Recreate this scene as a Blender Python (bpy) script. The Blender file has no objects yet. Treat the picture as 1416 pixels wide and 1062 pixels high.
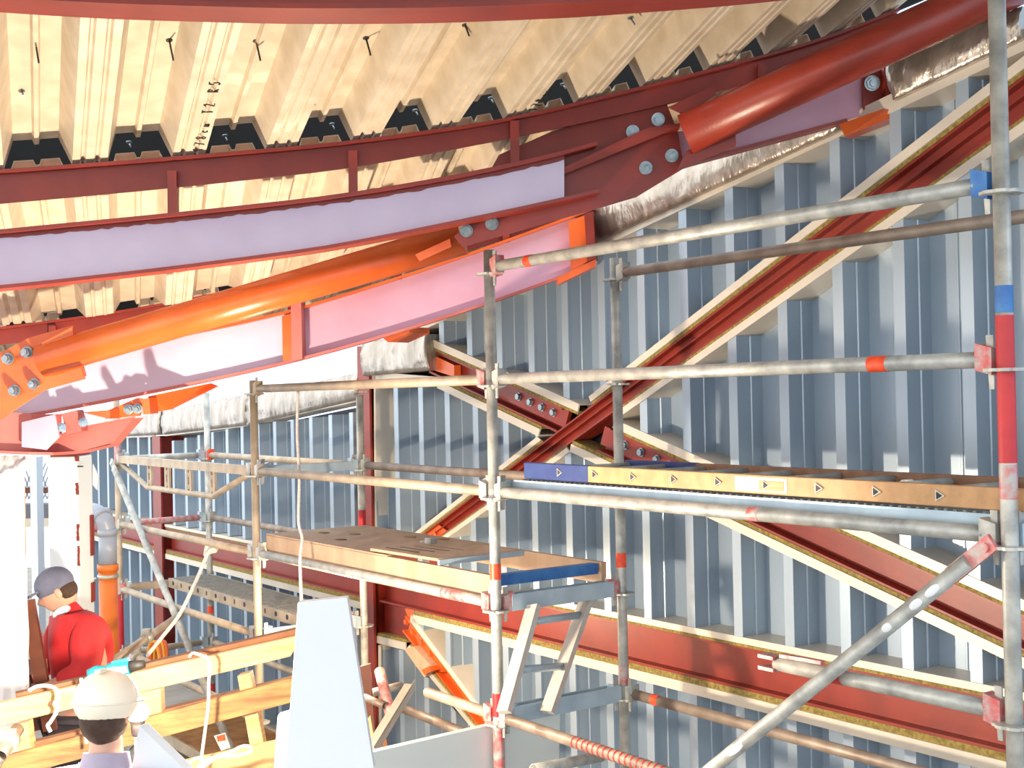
import bpy, bmesh, math, random
from mathutils import Vector, Matrix
random.seed(7)
S = bpy.context.scene
COL = S.collection
V = Vector
# ------------------------------------------------------------------ camera
F = 1770.0; RHO = .021; PIT = math.atan(16/1770); CH = 2.65
f0 = V((0, math.cos(PIT), math.sin(PIT))); u0 = V((0, -math.sin(PIT), math.cos(PIT))); r0 = V((1, 0, 0))
RT = r0*math.cos(RHO) - u0*math.sin(RHO)
UP = u0*math.cos(RHO) + r0*math.sin(RHO)
CP = V((0, 0, CH))
cd = bpy.data.cameras.new('camera'); cam = bpy.data.objects.new('camera', cd); COL.objects.link(cam)
cd.sensor_width = 36; cd.lens = 36*F/1416; cd.clip_start = .05; cd.clip_end = 200
cam.matrix_world = Matrix(((RT.x, UP.x, -f0.x, 0), (RT.y, UP.y, -f0.y, 0), (RT.z, UP.z, -f0.z, CH), (0, 0, 0, 1)))
S.camera = cam

def ray(x, y): return f0 + RT*((x-708)/F) + UP*((531-y)/F)
def at(x, y, Y):
    d = ray(x, y); return CP + d*(Y/d.y)
def on_plane(x, y, co, no):
    d = ray(x, y); return CP + d*((co-CP).dot(no)/d.dot(no))
U = V((.578, -.816, 0)).normalized(); N = V((.816, .578, 0)).normalized(); Z = V((0, 0, 1))
O = at(1240, 500, 5.3); O.z = 0
def W(u, v, w=0): return O + U*u + N*w + Z*v
def uv(x, y, off=0):
    P = on_plane(x, y, O + N*off, N); q = P-O
    return q.dot(U), P.z

# ------------------------------------------------------------------ materials
def lin(c):
    return tuple(((v/255)/12.92 if v/255 <= .04045 else ((v/255+.055)/1.055)**2.4) for v in c)
def mat(name, c, c2=None, rough=.5, metal=0., scale=8., bump=0., bscale=60., contrast=(.35, .65), stretch=None, emit=0, coat=0., alpha=None):
    m = bpy.data.materials.new(name); m.use_nodes = True
    nt = m.node_tree; b = nt.nodes['Principled BSDF']
    b.inputs['Roughness'].default_value = rough; b.inputs['Metallic'].default_value = metal
    if coat: b.inputs['Coat Weight'].default_value = coat
    tc = nt.nodes.new('ShaderNodeTexCoord'); src = tc.outputs['Object']
    if stretch:
        mp = nt.nodes.new('ShaderNodeMapping'); mp.inputs['Scale'].default_value = stretch
        nt.links.new(src, mp.inputs['Vector']); src = mp.outputs['Vector']
    if c2:
        n = nt.nodes.new('ShaderNodeTexNoise'); n.inputs['Scale'].default_value = scale; n.inputs['Detail'].default_value = 5
        nt.links.new(src, n.inputs['Vector'])
        r = nt.nodes.new('ShaderNodeValToRGB'); e = r.color_ramp.elements
        e[0].position, e[1].position = contrast
        e[0].color = (*lin(c), 1); e[1].color = (*lin(c2), 1)
        nt.links.new(n.outputs['Fac'], r.inputs['Fac']); nt.links.new(r.outputs['Color'], b.inputs['Base Color'])
    else:
        b.inputs['Base Color'].default_value = (*lin(c), 1)
    if bump:
        n2 = nt.nodes.new('ShaderNodeTexNoise'); n2.inputs['Scale'].default_value = bscale; n2.inputs['Detail'].default_value = 4
        nt.links.new(src, n2.inputs['Vector'])
        bp = nt.nodes.new('ShaderNodeBump'); bp.inputs['Strength'].default_value = bump; bp.inputs['Distance'].default_value = .01
        nt.links.new(n2.outputs['Fac'], bp.inputs['Height']); nt.links.new(bp.outputs['Normal'], b.inputs['Normal'])
    if emit:
        b.inputs['Emission Color'].default_value = (1, .86, .62, 1); b.inputs['Emission Strength'].default_value = emit
    if alpha is not None:
        b.inputs['Transmission Weight'].default_value = alpha
    return m
M = {}
M['red'] = mat('red_oxide_paint', (134, 40, 25), (118, 33, 22), .42, scale=5, bump=.05, bscale=30)
M['redtube'] = mat('red_tube_paint', (152, 54, 38), (136, 46, 34), .33, scale=6, bump=.06, bscale=120)
M['orange'] = mat('red_oxide_lit_orange', (214, 98, 38), (198, 82, 32), .32, scale=4, bump=.05, bscale=40)  # red oxide paint with the warm lamp light mixed into its colour
M['lilac'] = mat('lilac_white_coating', (200, 190, 212), (190, 178, 202), .55, scale=3)
M['mauve'] = mat('mauve_primer', (190, 140, 160), (200, 160, 180), .5, scale=2)
M['rose'] = mat('rose_primer', (186, 104, 96), (170, 86, 80), .5, scale=3)
M['deck'] = mat('galvanised_deck_sheet', (208, 196, 176), (192, 178, 156), .42, .15, scale=10, bump=.06, bscale=220)
M['wall'] = mat('galvanised_cassette', (162, 178, 192), (146, 162, 178), .36, .35, scale=2.5, bump=.03, bscale=12, stretch=(1, 1, .3))
M['trim'] = mat('pale_edge_trim', (208, 199, 184), (194, 186, 174), .4, .1, scale=3)
M['wool'] = mat('mineral_wool', (150, 132, 70), (112, 96, 50), .95, scale=60, bump=.8, bscale=90)
M['foil'] = mat('wrinkled_foil', (182, 174, 166), (150, 142, 132), .3, .8, scale=12, bump=1., bscale=22, stretch=(1, 1, .35))
M['galv'] = mat('galvanised_tube', (190, 190, 182), (146, 147, 143), .42, .28, scale=14, bump=.1, bscale=70)
M['rusty'] = mat('stained_tube', (156, 142, 128), (124, 108, 96), .5, .3, scale=10, bump=.1, bscale=70)
M['dusty'] = mat('dusty_tube', (186, 170, 148), (158, 144, 126), .55, .25, scale=9, bump=.1, bscale=70)
M['chan'] = mat('galvanised_channel', (176, 196, 208), (158, 178, 192), .42, .3, scale=10)
M['bolt'] = mat('zinc_bolt', (150, 164, 172), (118, 130, 138), .28, .8, scale=40)
M['tape'] = mat('orange_tape', (232, 84, 40), (214, 62, 30), .45, scale=30)
M['redpaint'] = mat('red_marking_paint', (196, 40, 44), (176, 34, 40), .42, scale=8)
M['pinkpaint'] = mat('chipped_red_paint', (196, 92, 92), (176, 170, 166), .5, .2, scale=30)
M['blue'] = mat('blue_paint', (38, 92, 160), (60, 120, 180), .45, scale=14)
M['navy'] = mat('navy_paint', (34, 52, 110), (44, 64, 120), .45, scale=14)
M['wood'] = mat('raw_timber', (206, 172, 124), (180, 142, 96), .6, scale=4, bump=.15, bscale=20, stretch=(1, 1, 9))
M['woodold'] = mat('weathered_timber', (164, 124, 78), (120, 88, 56), .7, scale=5, bump=.3, bscale=30, stretch=(1, 1, 7))
M['woodedge'] = mat('dark_timber_edge', (134, 88, 56), (110, 72, 46), .7, scale=6)
M['ply'] = mat('site_plywood', (192, 164, 136), (170, 142, 116), .65, scale=3, bump=.1, bscale=40, stretch=(3, 1, 1))
M['steeldeck'] = mat('perforated_steel', (160, 158, 152), (138, 134, 126), .5, .4, scale=20, bump=.2, bscale=90)
M['alu'] = mat('aluminium', (200, 196, 188), (184, 180, 172), .4, .35, scale=14)
M['tanalu'] = mat('tan_aluminium', (192, 150, 104), (174, 134, 92), .5, .1, scale=20)  # tan tone for the front ladder stile
M['brownalu'] = mat('brown_stile', (140, 104, 80), (120, 88, 66), .5, .1, scale=20)  # browner tone for the rear ladder stile
M['white'] = mat('white_board', (222, 228, 234), (214, 222, 228), .5, scale=2)
M['paleboard'] = mat('pale_grey_board', (208, 216, 214), (200, 208, 208), .45, scale=2)
M['whitecol'] = mat('white_coated_column', (226, 236, 240), (218, 230, 236), .4, scale=2)
M['film'] = mat('plastic_film', (226, 220, 216), (240, 236, 236), .25, scale=3, bump=.5, bscale=9, stretch=(1, 1, .3))
M['film'].node_tree.nodes['Principled BSDF'].inputs['Alpha'].default_value = .7
M['pipegrey'] = mat('grey_plastic_pipe', (146, 154, 168), (138, 146, 160), .35, scale=3)
M['pipeorange'] = mat('orange_plastic_pipe', (208, 112, 40), (196, 100, 34), .4, scale=4)
M['rope'] = mat('white_rope', (236, 232, 226), (214, 206, 200), .8, scale=60, bump=.5, bscale=200)
M['black'] = mat('black_foam', (6, 7, 9), (10, 11, 13), 1., scale=20)
M['dark'] = mat('dark_rubber', (40, 38, 38), (52, 50, 50), .6, scale=20)
M['ink'] = mat('black_ink', (25, 22, 22), None, .7)
M['skin'] = mat('skin', (206, 160, 138), (196, 148, 126), .5, scale=8)
M['jacket'] = mat('red_workwear', (196, 36, 40), (176, 28, 34), .75, scale=6, bump=.4, bscale=14)
M['cap'] = mat('grey_cap', (110, 116, 138), (96, 102, 124), .8, scale=12)
M['trousers'] = mat('dark_trousers', (60, 56, 66), (48, 46, 54), .85, scale=10)
M['greyjacket'] = mat('lavender_grey_jacket', (168, 160, 178), (150, 142, 162), .8, scale=5, bump=.4, bscale=10)
M['hat'] = mat('pale_hard_hat', (246, 236, 214), None, .3)
M['hair'] = mat('brown_hair', (70, 50, 38), (56, 40, 30), .8, scale=40)
M['shirt'] = mat('white_collar', (230, 230, 232), None, .8)
M['glove'] = mat('grey_glove', (150, 150, 160), None, .8)
M['teal'] = mat('teal_plastic', (30, 140, 158), (22, 124, 142), .45, scale=10)
M['yellow'] = mat('yellow_cable', (226, 160, 40), None, .5)
M['orangecable'] = mat('orange_cable', (214, 96, 40), None, .5)
M['concrete'] = mat('concrete_floor', (150, 142, 132), (130, 122, 112), .8, scale=3, bump=.2, bscale=20)
M['glow'] = mat('lit_lamp_glass', (255, 240, 210), None, .3, emit=14)
M['beige'] = mat('beige_cladding', (196, 186, 168), None, .6)
M['slate'] = mat('slate_band', (96, 96, 104), None, .6)
M['palegreen'] = mat('pale_green_panel', (206, 208, 190), (196, 198, 182), .6, scale=2)
M['paper'] = mat('white_label', (232, 228, 220), None, .6)
M['brown'] = mat('brown_stained_timber', (112, 62, 44), (92, 50, 36), .6, scale=8)

# ------------------------------------------------------------------ mesh building
class MB:
    def __init__(s): s.v = []; s.f = []; s.sm = []
    def add(s, vs, fs, smooth=False):
        o = len(s.v); s.v += [V(p) for p in vs]
        for f in fs: s.f.append([o+i for i in f]); s.sm.append(smooth)
        return s
    def prism(s, poly, vec):
        n = len(poly); vec = V(vec); a = [V(p) for p in poly]; b = [p+vec for p in a]
        fs = [list(range(n)), list(range(2*n-1, n-1, -1))]
        for i in range(n): fs.append([i, i+n, (i+1) % n+n, (i+1) % n])
        return s.add(a+b, fs)
    def box(s, c, ax, ay, az):
        c, ax, ay, az = V(c), V(ax)/2, V(ay)/2, V(az)/2
        return s.prism([c-ax-ay-az, c+ax-ay-az, c+ax+ay-az, c-ax+ay-az], az*2)
    def bar(s, p, q, w, h, side=None):
        """rectangular bar p->q, width w along side, height h along the third axis"""
        p, q = V(p), V(q); d = (q-p).normalized()
        sd = V(side) if side is not None else d.cross(Z)
        sd = (sd - d*sd.dot(d)).normalized(); t = d.cross(sd)
        a = [p+sd*w/2*i+t*h/2*j for i, j in ((-1, -1), (1, -1), (1, 1), (-1, 1))]
        return s.prism(a, q-p)
    def tube(s, p, q, r, n=20, r2=None, caps=True):
        p, q = V(p), V(q); d = (q-p).normalized(); r2 = r if r2 is None else r2
        x = d.orthogonal().normalized(); y = d.cross(x)
        cs = [(math.cos(2*math.pi*i/n), math.sin(2*math.pi*i/n)) for i in range(n)]
        a = [p+x*r*c+y*r*k for c, k in cs]; b = [q+x*r2*c+y*r2*k for c, k in cs]
        o = len(s.v); s.add(a+b, [[i, (i+1) % n, (i+1) % n+n, i+n] for i in range(n)], True)
        if caps:
            s.f.append([o+i for i in range(n-1, -1, -1)]); s.sm.append(False)
            s.f.append([o+n+i for i in range(n)]); s.sm.append(False)
        return s
    def hollow(s, p, q, r, n=20, t=.004):
        """open tube with wall thickness"""
        p, q = V(p), V(q); d = (q-p).normalized(); x = d.orthogonal().normalized(); y = d.cross(x)
        rings = []
        for c, rr in ((p, r), (q, r), (q, r-t), (p, r-t)):
            rings.append([c+x*rr*math.cos(2*math.pi*i/n)+y*rr*math.sin(2*math.pi*i/n) for i in range(n)])
        vs = sum(rings, []); fs = []
        for k in range(4):
            for i in range(n): fs.append([k*n+i, k*n+(i+1) % n, ((k+1) % 4)*n+(i+1) % n, ((k+1) % 4)*n+i])
        return s.add(vs, fs, True)
    def path(s, pts, r, n=10):
        pts = [V(p) for p in pts]; m = len(pts); x = None; vs = []; fs = []
        rr = r if hasattr(r, '__len__') else [r]*m
        for i, p in enumerate(pts):
            d = (pts[min(i+1, m-1)]-pts[max(i-1, 0)]).normalized()
            x = d.orthogonal().normalized() if x is None else (x-d*x.dot(d)).normalized()
            y = d.cross(x)
            vs += [p+x*rr[i]*math.cos(2*math.pi*k/n)+y*rr[i]*math.sin(2*math.pi*k/n) for k in range(n)]
        for i in range(m-1):
            for k in range(n): fs.append([i*n+k, i*n+(k+1) % n, (i+1)*n+(k+1) % n, (i+1)*n+k])
        s.add(vs, fs, True); o = len(s.v)-m*n
        s.f.append([o+k for k in range(n-1, -1, -1)]); s.sm.append(False)
        s.f.append([o+(m-1)*n+k for k in range(n)]); s.sm.append(False)
        return s
    def sweep(s, rings):
        """closed rings of equal length swept along"""
        n = len(rings[0]); m = len(rings); fs = []
        for i in range(m-1):
            for k in range(n): fs.append([i*n+k, i*n+(k+1) % n, (i+1)*n+(k+1) % n, (i+1)*n+k])
        fs.append(list(range(n-1, -1, -1))); fs.append([(m-1)*n+k for k in range(n)])
        return s.add(sum(rings, []), fs)
    def hexbolt(s, p, d, r=.021, t=.018, nut=True):
        d = V(d).normalized(); x = d.orthogonal().normalized(); y = d.cross(x)
        s.tube(p, p+d*.005, r*1.25, 20)
        hx = [p+d*.005+x*r*math.cos(i*math.pi/3)+y*r*math.sin(i*math.pi/3) for i in range(6)]
        s.prism(hx, d*t)
        if nut: s.tube(p+d*(t+.005), p+d*(t+.02), r*.55, 12)
        return s
    def ellipsoid(s, c, ax, ay, az, n=20, m=12):
        c, ax, ay, az = V(c), V(ax), V(ay), V(az); vs = []; fs = []
        for j in range(m+1):
            t = math.pi*j/m
            for i in range(n):
                q = 2*math.pi*i/n
                vs.append(c+ax*math.sin(t)*math.cos(q)+ay*math.sin(t)*math.sin(q)+az*math.cos(t))
        for j in range(m):
            for i in range(n): fs.append([j*n+i, j*n+(i+1) % n, (j+1)*n+(i+1) % n, (j+1)*n+i])
        return s.add(vs, fs, True)
    def build(s, name, m):
        me = bpy.data.meshes.new(name); me.from_pydata([tuple(p) for p in s.v], [], s.f)
        for p, k in zip(me.polygons, s.sm): p.use_smooth = k
        bm = bmesh.new(); bm.from_mesh(me); bmesh.ops.remove_doubles(bm, verts=bm.verts, dist=1e-6)
        bmesh.ops.recalc_face_normals(bm, faces=bm.faces); bm.to_mesh(me); bm.free()
        me.materials.append(M[m] if isinstance(m, str) else m)
        o = bpy.data.objects.new(name, me); COL.objects.link(o); return o

THINGS = []
class Thing:
    def __init__(s, name, label, cat, group=None, kind=None):
        s.root = bpy.data.objects.new(name, None); COL.objects.link(s.root)
        s.root.empty_display_size = .1
        s.root['label'] = label; s.root['category'] = cat
        if group: s.root['group'] = group
        if kind: s.root['kind'] = kind
        s.objs = []; THINGS.append(s)
    def add(s, name, mb, m, sub=None, label=None, bevel=0):
        o = mb.build(name, m) if isinstance(mb, MB) else mb
        o.parent = sub or s.root; s.objs.append(o)
        if label: o['label'] = label
        if bevel:
            b = o.modifiers.new('bevel', 'BEVEL'); b.width = bevel; b.segments = 2; b.limit_method = 'ANGLE'
        return o
SINGLES = []
def single(name, mb, m, label, cat=None, group=None, kind=None, bevel=0):
    o = mb.build(name, m) if isinstance(mb, MB) else mb
    if label: o['label'] = label
    if cat: o['category'] = cat
    if group: o['group'] = group
    if kind: o['kind'] = kind
    if bevel:
        b = o.modifiers.new('bevel', 'BEVEL'); b.width = bevel; b.segments = 2; b.limit_method = 'ANGLE'
    SINGLES.append(o); return o
def base_of(vs):
    xs = [p.x for p in vs]; ys = [p.y for p in vs]; zs = [p.z for p in vs]
    return V(((min(xs)+max(xs))/2, (min(ys)+max(ys))/2, min(zs)))
def finish():
    for t in THINGS:
        vs = [v.co for o in t.objs for v in o.data.vertices]
        b = base_of(vs)
        for o in t.objs: o.data.transform(Matrix.Translation(-b))
        t.root.location = b
    for o in SINGLES:
        b = base_of([v.co for v in o.data.vertices]); kids = list(o.children)
        o.data.transform(Matrix.Translation(-b)); o.location = b
        for k in kids: k.data.transform(Matrix.Translation(-b))
def child(par, name, mb, m, label=None):
    o = mb.build(name, m); o.parent = par
    if label: o['label'] = label
    return o
def struct(name, mb, m, label=None, cat='structure'):
    return single(name, mb, m, label, cat, None, 'structure')

# ------------------------------------------------------------------ floor
mb = MB(); mb.box((0, 6, -.05), (24, 0, 0), (0, 30, 0), (0, 0, .1))
struct('floor', mb, 'concrete', 'grey concrete floor under the scaffold', 'floor')

# ------------------------------------------------------------------ cassette wall
PS = .3225; RW = .055; WD = .165
def cassette(u_lo, u_hi, v_lo, v_hi, phase):
    """vertical liner profile as bmesh in (u, v, w)"""
    bm = bmesh.new(); prof = []
    k0 = math.floor((u_lo-phase)/PS)-1; k1 = math.ceil((u_hi-phase)/PS)+1
    for k in range(k0, k1):
        a = phase+k*PS
        prof += [(a, 0), (a+RW, 0), (a+RW, .012), (a+RW-.003, .014), (a+RW-.003, WD*.55), (a+RW+.003, WD*.57), (a+RW+.003, WD),
                 (a+RW+.13, WD), (a+RW+.134, WD-.004), (a+RW+.142, WD-.004), (a+RW+.146, WD), (a+PS, WD)]
    lo = [bm.verts.new((u, v_lo, w)) for u, w in prof]; hi = [bm.verts.new((u, v_hi, w)) for u, w in prof]
    for i in range(len(prof)-1): bm.faces.new((lo[i], lo[i+1], hi[i+1], hi[i]))
    return bm
def wall_region(name, px, phase, floor_clip=True, label=None, extra=None):
    poly = [uv(x, y) for x, y in px]
    if extra: poly = extra(poly)
    us = [p[0] for p in poly]; vs = [p[1] for p in poly]
    bm = cassette(min(us), max(us), max(0, min(vs)-.1), max(vs)+.1, phase)
    cx = sum(us)/len(us); cy = sum(vs)/len(vs)
    n = len(poly)
    for i in range(n):
        a, b = poly[i], poly[(i+1) % n]
        nx, ny = b[1]-a[1], a[0]-b[0]
        if (cx-a[0])*nx+(cy-a[1])*ny > 0: nx, ny = -nx, -ny
        bmesh.ops.bisect_plane(bm, geom=bm.verts[:]+bm.edges[:]+bm.faces[:], plane_co=(a[0], a[1], 0), plane_no=(nx, ny, 0), clear_outer=True)
    for v in bm.verts: v.co = W(v.co.x, v.co.y, v.co.z)
    me = bpy.data.meshes.new(name); bm.to_mesh(me); bm.free(); me.materials.append(M['wall'])
    o = bpy.data.objects.new(name, me); COL.objects.link(o)
    sm = o.modifiers.new('thickness', 'SOLIDIFY'); sm.thickness = .0015; sm.offset = 0
    o['kind'] = 'structure'; o['label'] = label or 'galvanised cassette wall'; o['category'] = 'wall'
    SINGLES.append(o); return o
PH = -1.296; PHL = -3.182
wall_region('wall_right', [(578, 460), (802, 558.7), (1440, 59.6)], PH, label='galvanised ribbed wall panel above the crossing of the red braces')
wall_region('wall_right', [(852, 580.6), (2000, -225), (2000, 1071), (1890, 1038)], PH, label='galvanised ribbed wall panel right of the crossing of the red braces')
wall_region('wall_right', [(789.4, 624.5), (1530, 979), (555, 789)], PH, label='galvanised ribbed wall panel below the crossing of the red braces')
wall_region('wall_right', [(520, 524), (600, 534), (745, 603), (562, 746), (520, 732)], PHL, label='galvanised ribbed wall panel left of the crossing, beside the red column')
wall_region('wall_right', [(572, 858), (2000, 1228), (2000, 2250), (810, 1185)], PH, label='galvanised ribbed wall panel under the long red beam')
wall_region('wall_right', [(523, 893), (562, 900), (790, 1180), (523, 1120)], PHL, label='small galvanised wall panel below the column foot of the lowest brace')
wall_region('wall_left', [(229, 601), (338, 588), (499, 553), (499, 777), (229, 724)], PHL, label='galvanised ribbed wall panel left of the red column above the beam')
wall_region('wall_left', [(229, 772), (499, 841), (499, 1112), (229, 950)], PHL, label='galvanised ribbed wall panel left of the red column below the beam')
wall_region('wall_left', [(100, 606), (214, 603), (214, 722), (100, 690)], PHL, label='galvanised ribbed wall panel at the far left corner above the beam')
wall_region('wall_left', [(100, 745), (214, 769), (214, 945), (100, 900)], PHL, label='galvanised ribbed wall panel at the far left corner below the beam')

def outer(px, lab):
    mb = MB(); pts = [uv(x, y) for x, y in px]; pts = [(u, max(0, v)) for u, v in pts]
    mb.prism([W(u, v, WD+.04) for u, v in pts], N*.01)
    single('wall_outer', mb, 'slate', lab, 'wall', None, 'structure')
outer([(505, 524), (578, 466), (1650, -32), (2000, -190), (2000, 2250), (505, 1200)], 'outer wall skin behind the ribbed wall on the right')
outer([(100, 610), (226, 603), (338, 590), (504, 555), (504, 1200), (100, 1000)], 'outer wall skin behind the ribbed wall on the left')
# edge trims with a strip of mineral wool
TN = [0]
def uvp(p): return uv(*p)
def wprism(mb, pts, w0, w1):
    mb.prism([W(u, v, w0) for u, v in pts], N*(w1-w0)); return mb
def lerp(a, b, t): return (a[0]+(b[0]-a[0])*t, a[1]+(b[1]-a[1])*t)
def band(o1, o2, i1, i2, f0_=0, f1_=.16, f2_=.23, wool=True, label=''):
    """o: outer edge in px, i: opposite outer edge; builds trim and wool along edge o"""
    O1, O2, I1, I2 = map(uvp, (o1, o2, i1, i2)); TN[0] += 1
    mb = MB()
    wprism(mb, [lerp(O1, I1, f0_), lerp(O2, I2, f0_), lerp(O2, I2, f1_), lerp(O1, I1, f1_)], -.006, .003)
    wprism(mb, [lerp(O1, I1, f0_), lerp(O2, I2, f0_), lerp(O2, I2, f0_+.03), lerp(O1, I1, f0_+.03)], .003, WD+.01)
    o = struct('trim_%d' % TN[0], mb, 'trim', label or 'pale metal edge trim', 'trim')
    if wool:
        w = MB(); wprism(w, [lerp(O1, I1, f1_), lerp(O2, I2, f1_), lerp(O2, I2, f2_), lerp(O1, I1, f2_)], .002, .13)
        child(o, 'insulation', w, 'wool')
    return o
def d1u(x): return 646-.782*(x-690)
def d1l(x): return 756-.702*(x-602)
def d2u(x): return 460+.4403*(x-578)
def d2l(x): return 543+.478*(x-619)
def pd(f, x): return (x, f(x))
def hv(y936):
    v = uv(936, y936)[1]
    return v
# brace 1 (rising right)
band(pd(d1u, 815), pd(d1u, 1950), pd(d1l, 832), pd(d1l, 1950), label='pale trim along the upper side of the rising brace, right of the crossing')
band(pd(d1u, 560), pd(d1u, 744), pd(d1l, 590), pd(d1l, 775), label='pale trim along the upper side of the rising brace, left of the crossing')
band(pd(d1l, 852), pd(d1l, 1950), pd(d1u, 830), pd(d1u, 1950), label='pale trim along the lower side of the rising brace, right of the crossing')
band(pd(d1l, 590), pd(d1l, 789), pd(d1u, 560), pd(d1u, 762), label='pale trim along the lower side of the rising brace, left of the crossing')
# brace 2 (falling right)
band(pd(d2u, 560), pd(d2u, 802), pd(d2l, 545), pd(d2l, 788), label='pale trim along the upper side of the falling brace, left of the crossing')
band(pd(d2u, 852), pd(d2u, 1600), pd(d2l, 830), pd(d2l, 1600), label='pale trim along the upper side of the falling brace, right of the crossing')
band(pd(d2l, 605), pd(d2l, 745), pd(d2u, 618), pd(d2u, 762), label='pale trim along the lower side of the falling brace, left of the crossing')
band(pd(d2l, 789), pd(d2l, 1530), pd(d2u, 800), pd(d2u, 1540), label='pale trim along the lower side of the falling brace, right of the crossing')
# long horizontal beam
def hband(u0_, u1_, ya, yb, yc, lab):
    va, vb, vc = hv(ya), hv(yb), hv(yc); TN[0] += 1
    mb = MB(); wprism(mb, [(u0_, va), (u1_, va), (u1_, vb), (u0_, vb)], -.006, .003)
    wprism(mb, [(u0_, va), (u1_, va), (u1_, va+(vb-va)*.1), (u0_, va+(vb-va)*.1)], .003, WD+.01)
    o = struct('trim_%d' % TN[0], mb, 'trim', lab, 'trim')
    w = MB(); wprism(w, [(u0_, vb), (u1_, vb), (u1_, vc), (u0_, vc)], .002, .13); child(o, 'insulation', w, 'wool')
uc = uv(521, 700)[0]; uc0 = uv(502, 700)[0]; uL = uv(228, 700)[0]; uL0 = uv(215, 700)[0]; uR = uv(1530, 900)[0]
ub = uv(572, 858)[0]
hband(uv(600, 800)[0], uR+1.5, 863, 871.5, 876, 'pale trim above the long red beam, right of the column')
hband(ub, uR+1.5, 954, 940, 932, 'pale trim below the long red beam, right of the column')
hband(uL, uc0, 863, 870, 875, 'pale trim above the long red beam, left of the column')
hband(uL, uc0, 954, 941, 932, 'pale trim below the long red beam, left of the column')
hband(uv(100, 700)[0], uL0, 863, 870, 875, 'pale trim above the red beam in the far left corner')
hband(uv(100, 700)[0], uL0, 954, 941, 932, 'pale trim below the red beam in the far left corner')
# lower left of R1: sloping trim, roof trims, column side trims
def line_trim(p, q, w, lab, wool=0, depth=WD+.01, side=1):
    a, b = uvp(p), uvp(q); TN[0] += 1
    dx, dy = b[0]-a[0], b[1]-a[1]; L = math.hypot(dx, dy); nx, ny = -dy/L*side, dx/L*side
    mb = MB(); wprism(mb, [a, b, (b[0]+nx*w, b[1]+ny*w), (a[0]+nx*w, a[1]+ny*w)], -.006, .003)
    wprism(mb, [a, b, (b[0]+nx*.006, b[1]+ny*.006), (a[0]+nx*.006, a[1]+ny*.006)], .003, depth)
    o = struct('trim_%d' % TN[0], mb, 'trim', lab, 'trim')
    if wool:
        m2 = MB(); wprism(m2, [(a[0]+nx*w, a[1]+ny*w), (b[0]+nx*w, b[1]+ny*w), (b[0]+nx*(w+wool), b[1]+ny*(w+wool)), (a[0]+nx*(w+wool), a[1]+ny*(w+wool))], .002, .13)
        child(o, 'insulation', m2, 'wool')
line_trim((519, 732), (564, 746), .05, 'sloping pale trim at the foot of the panel beside the red column', .02, side=-1)
line_trim((521, 735), (520, 520), .02, 'narrow pale trim along the right edge of the red column', .02, side=1)
line_trim((515, 526), (606, 534), .06, 'pale trim under the foil wrapped block beside the column', side=1)
line_trim((560, 468.4), (1440, 59.6), .075, 'pale roof edge trim under the foil insulation', side=1)
line_trim((229, 603), (338, 590), .05, 'pale roof edge trim at the far left of the wall', side=1)
line_trim((336, 590), (505, 553), .06, 'pale roof edge trim left of the red column', side=1)
line_trim((100, 608), (215, 604), .04, 'pale roof edge trim in the far left corner', side=1)
# lowest brace trims
def d3u(y): return 568+(y-848)/1.34
def d3l(y): return 560+(y-893)/1.22
def p3(f, y): return (f(y), y)
band(p3(d3u, 850), p3(d3u, 1100), p3(d3l, 893), p3(d3l, 1120), 0, .2, .27, label='pale trim on the right side of the lowest brace')
band(p3(d3l, 897), p3(d3l, 1110), p3(d3u, 868), p3(d3u, 1090), 0, .17, .24, label='pale trim on the left side of the lowest brace')
line_trim((522, 889), (562, 899), .05, 'short pale trim over the small panel beside the column foot', .02, side=1)
line_trim((525, 1060), (524, 892), .03, 'pale trim standing against the column foot', side=-1)

# ------------------------------------------------------------------ red steel on the wall
def chan(mb, quad, web=.06, fl=.013, front=.004, back=.13):
    """I-section lying in the wall; quad = a1,a2 (edge A), b1,b2 (edge B) in uv"""
    a1, a2, b1, b2 = quad
    L = math.dist(a1, b1); t = fl/L
    wprism(mb, [a1, a2, b2, b1], web, web+.012)
    wprism(mb, [a1, a2, lerp(a2, b2, t), lerp(a1, b1, t)], front, back)
    wprism(mb, [b1, b2, lerp(b2, a2, t), lerp(b1, a1, t)], front, back)
    return mb
def bandquad(o1, o2, i1, i2, f=.235):
    O1, O2, I1, I2 = map(uvp, (o1, o2, i1, i2))
    return lerp(O1, I1, f), lerp(O2, I2, f), lerp(O1, I1, 1-f), lerp(O2, I2, 1-f)
t = Thing('steel_brace', 'red diagonal steel brace rising to the upper right, on top at the crossing', 'brace', 'diagonal braces in the wall')
t.add('web', chan(MB(), bandquad(pd(d1u, 545), pd(d1u, 1950), pd(d1l, 575), pd(d1l, 1950)), .045), 'red')
mb = MB(); q = bandquad(pd(d1u, 545), pd(d1u, 1950), pd(d1l, 575), pd(d1l, 1950))
wprism(mb, [lerp(q[0], q[2], .42), lerp(q[1], q[3], .42), lerp(q[1], q[3], .47), lerp(q[0], q[2], .47)], .01, .045)
t.add('rib', mb, 'red')
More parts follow.
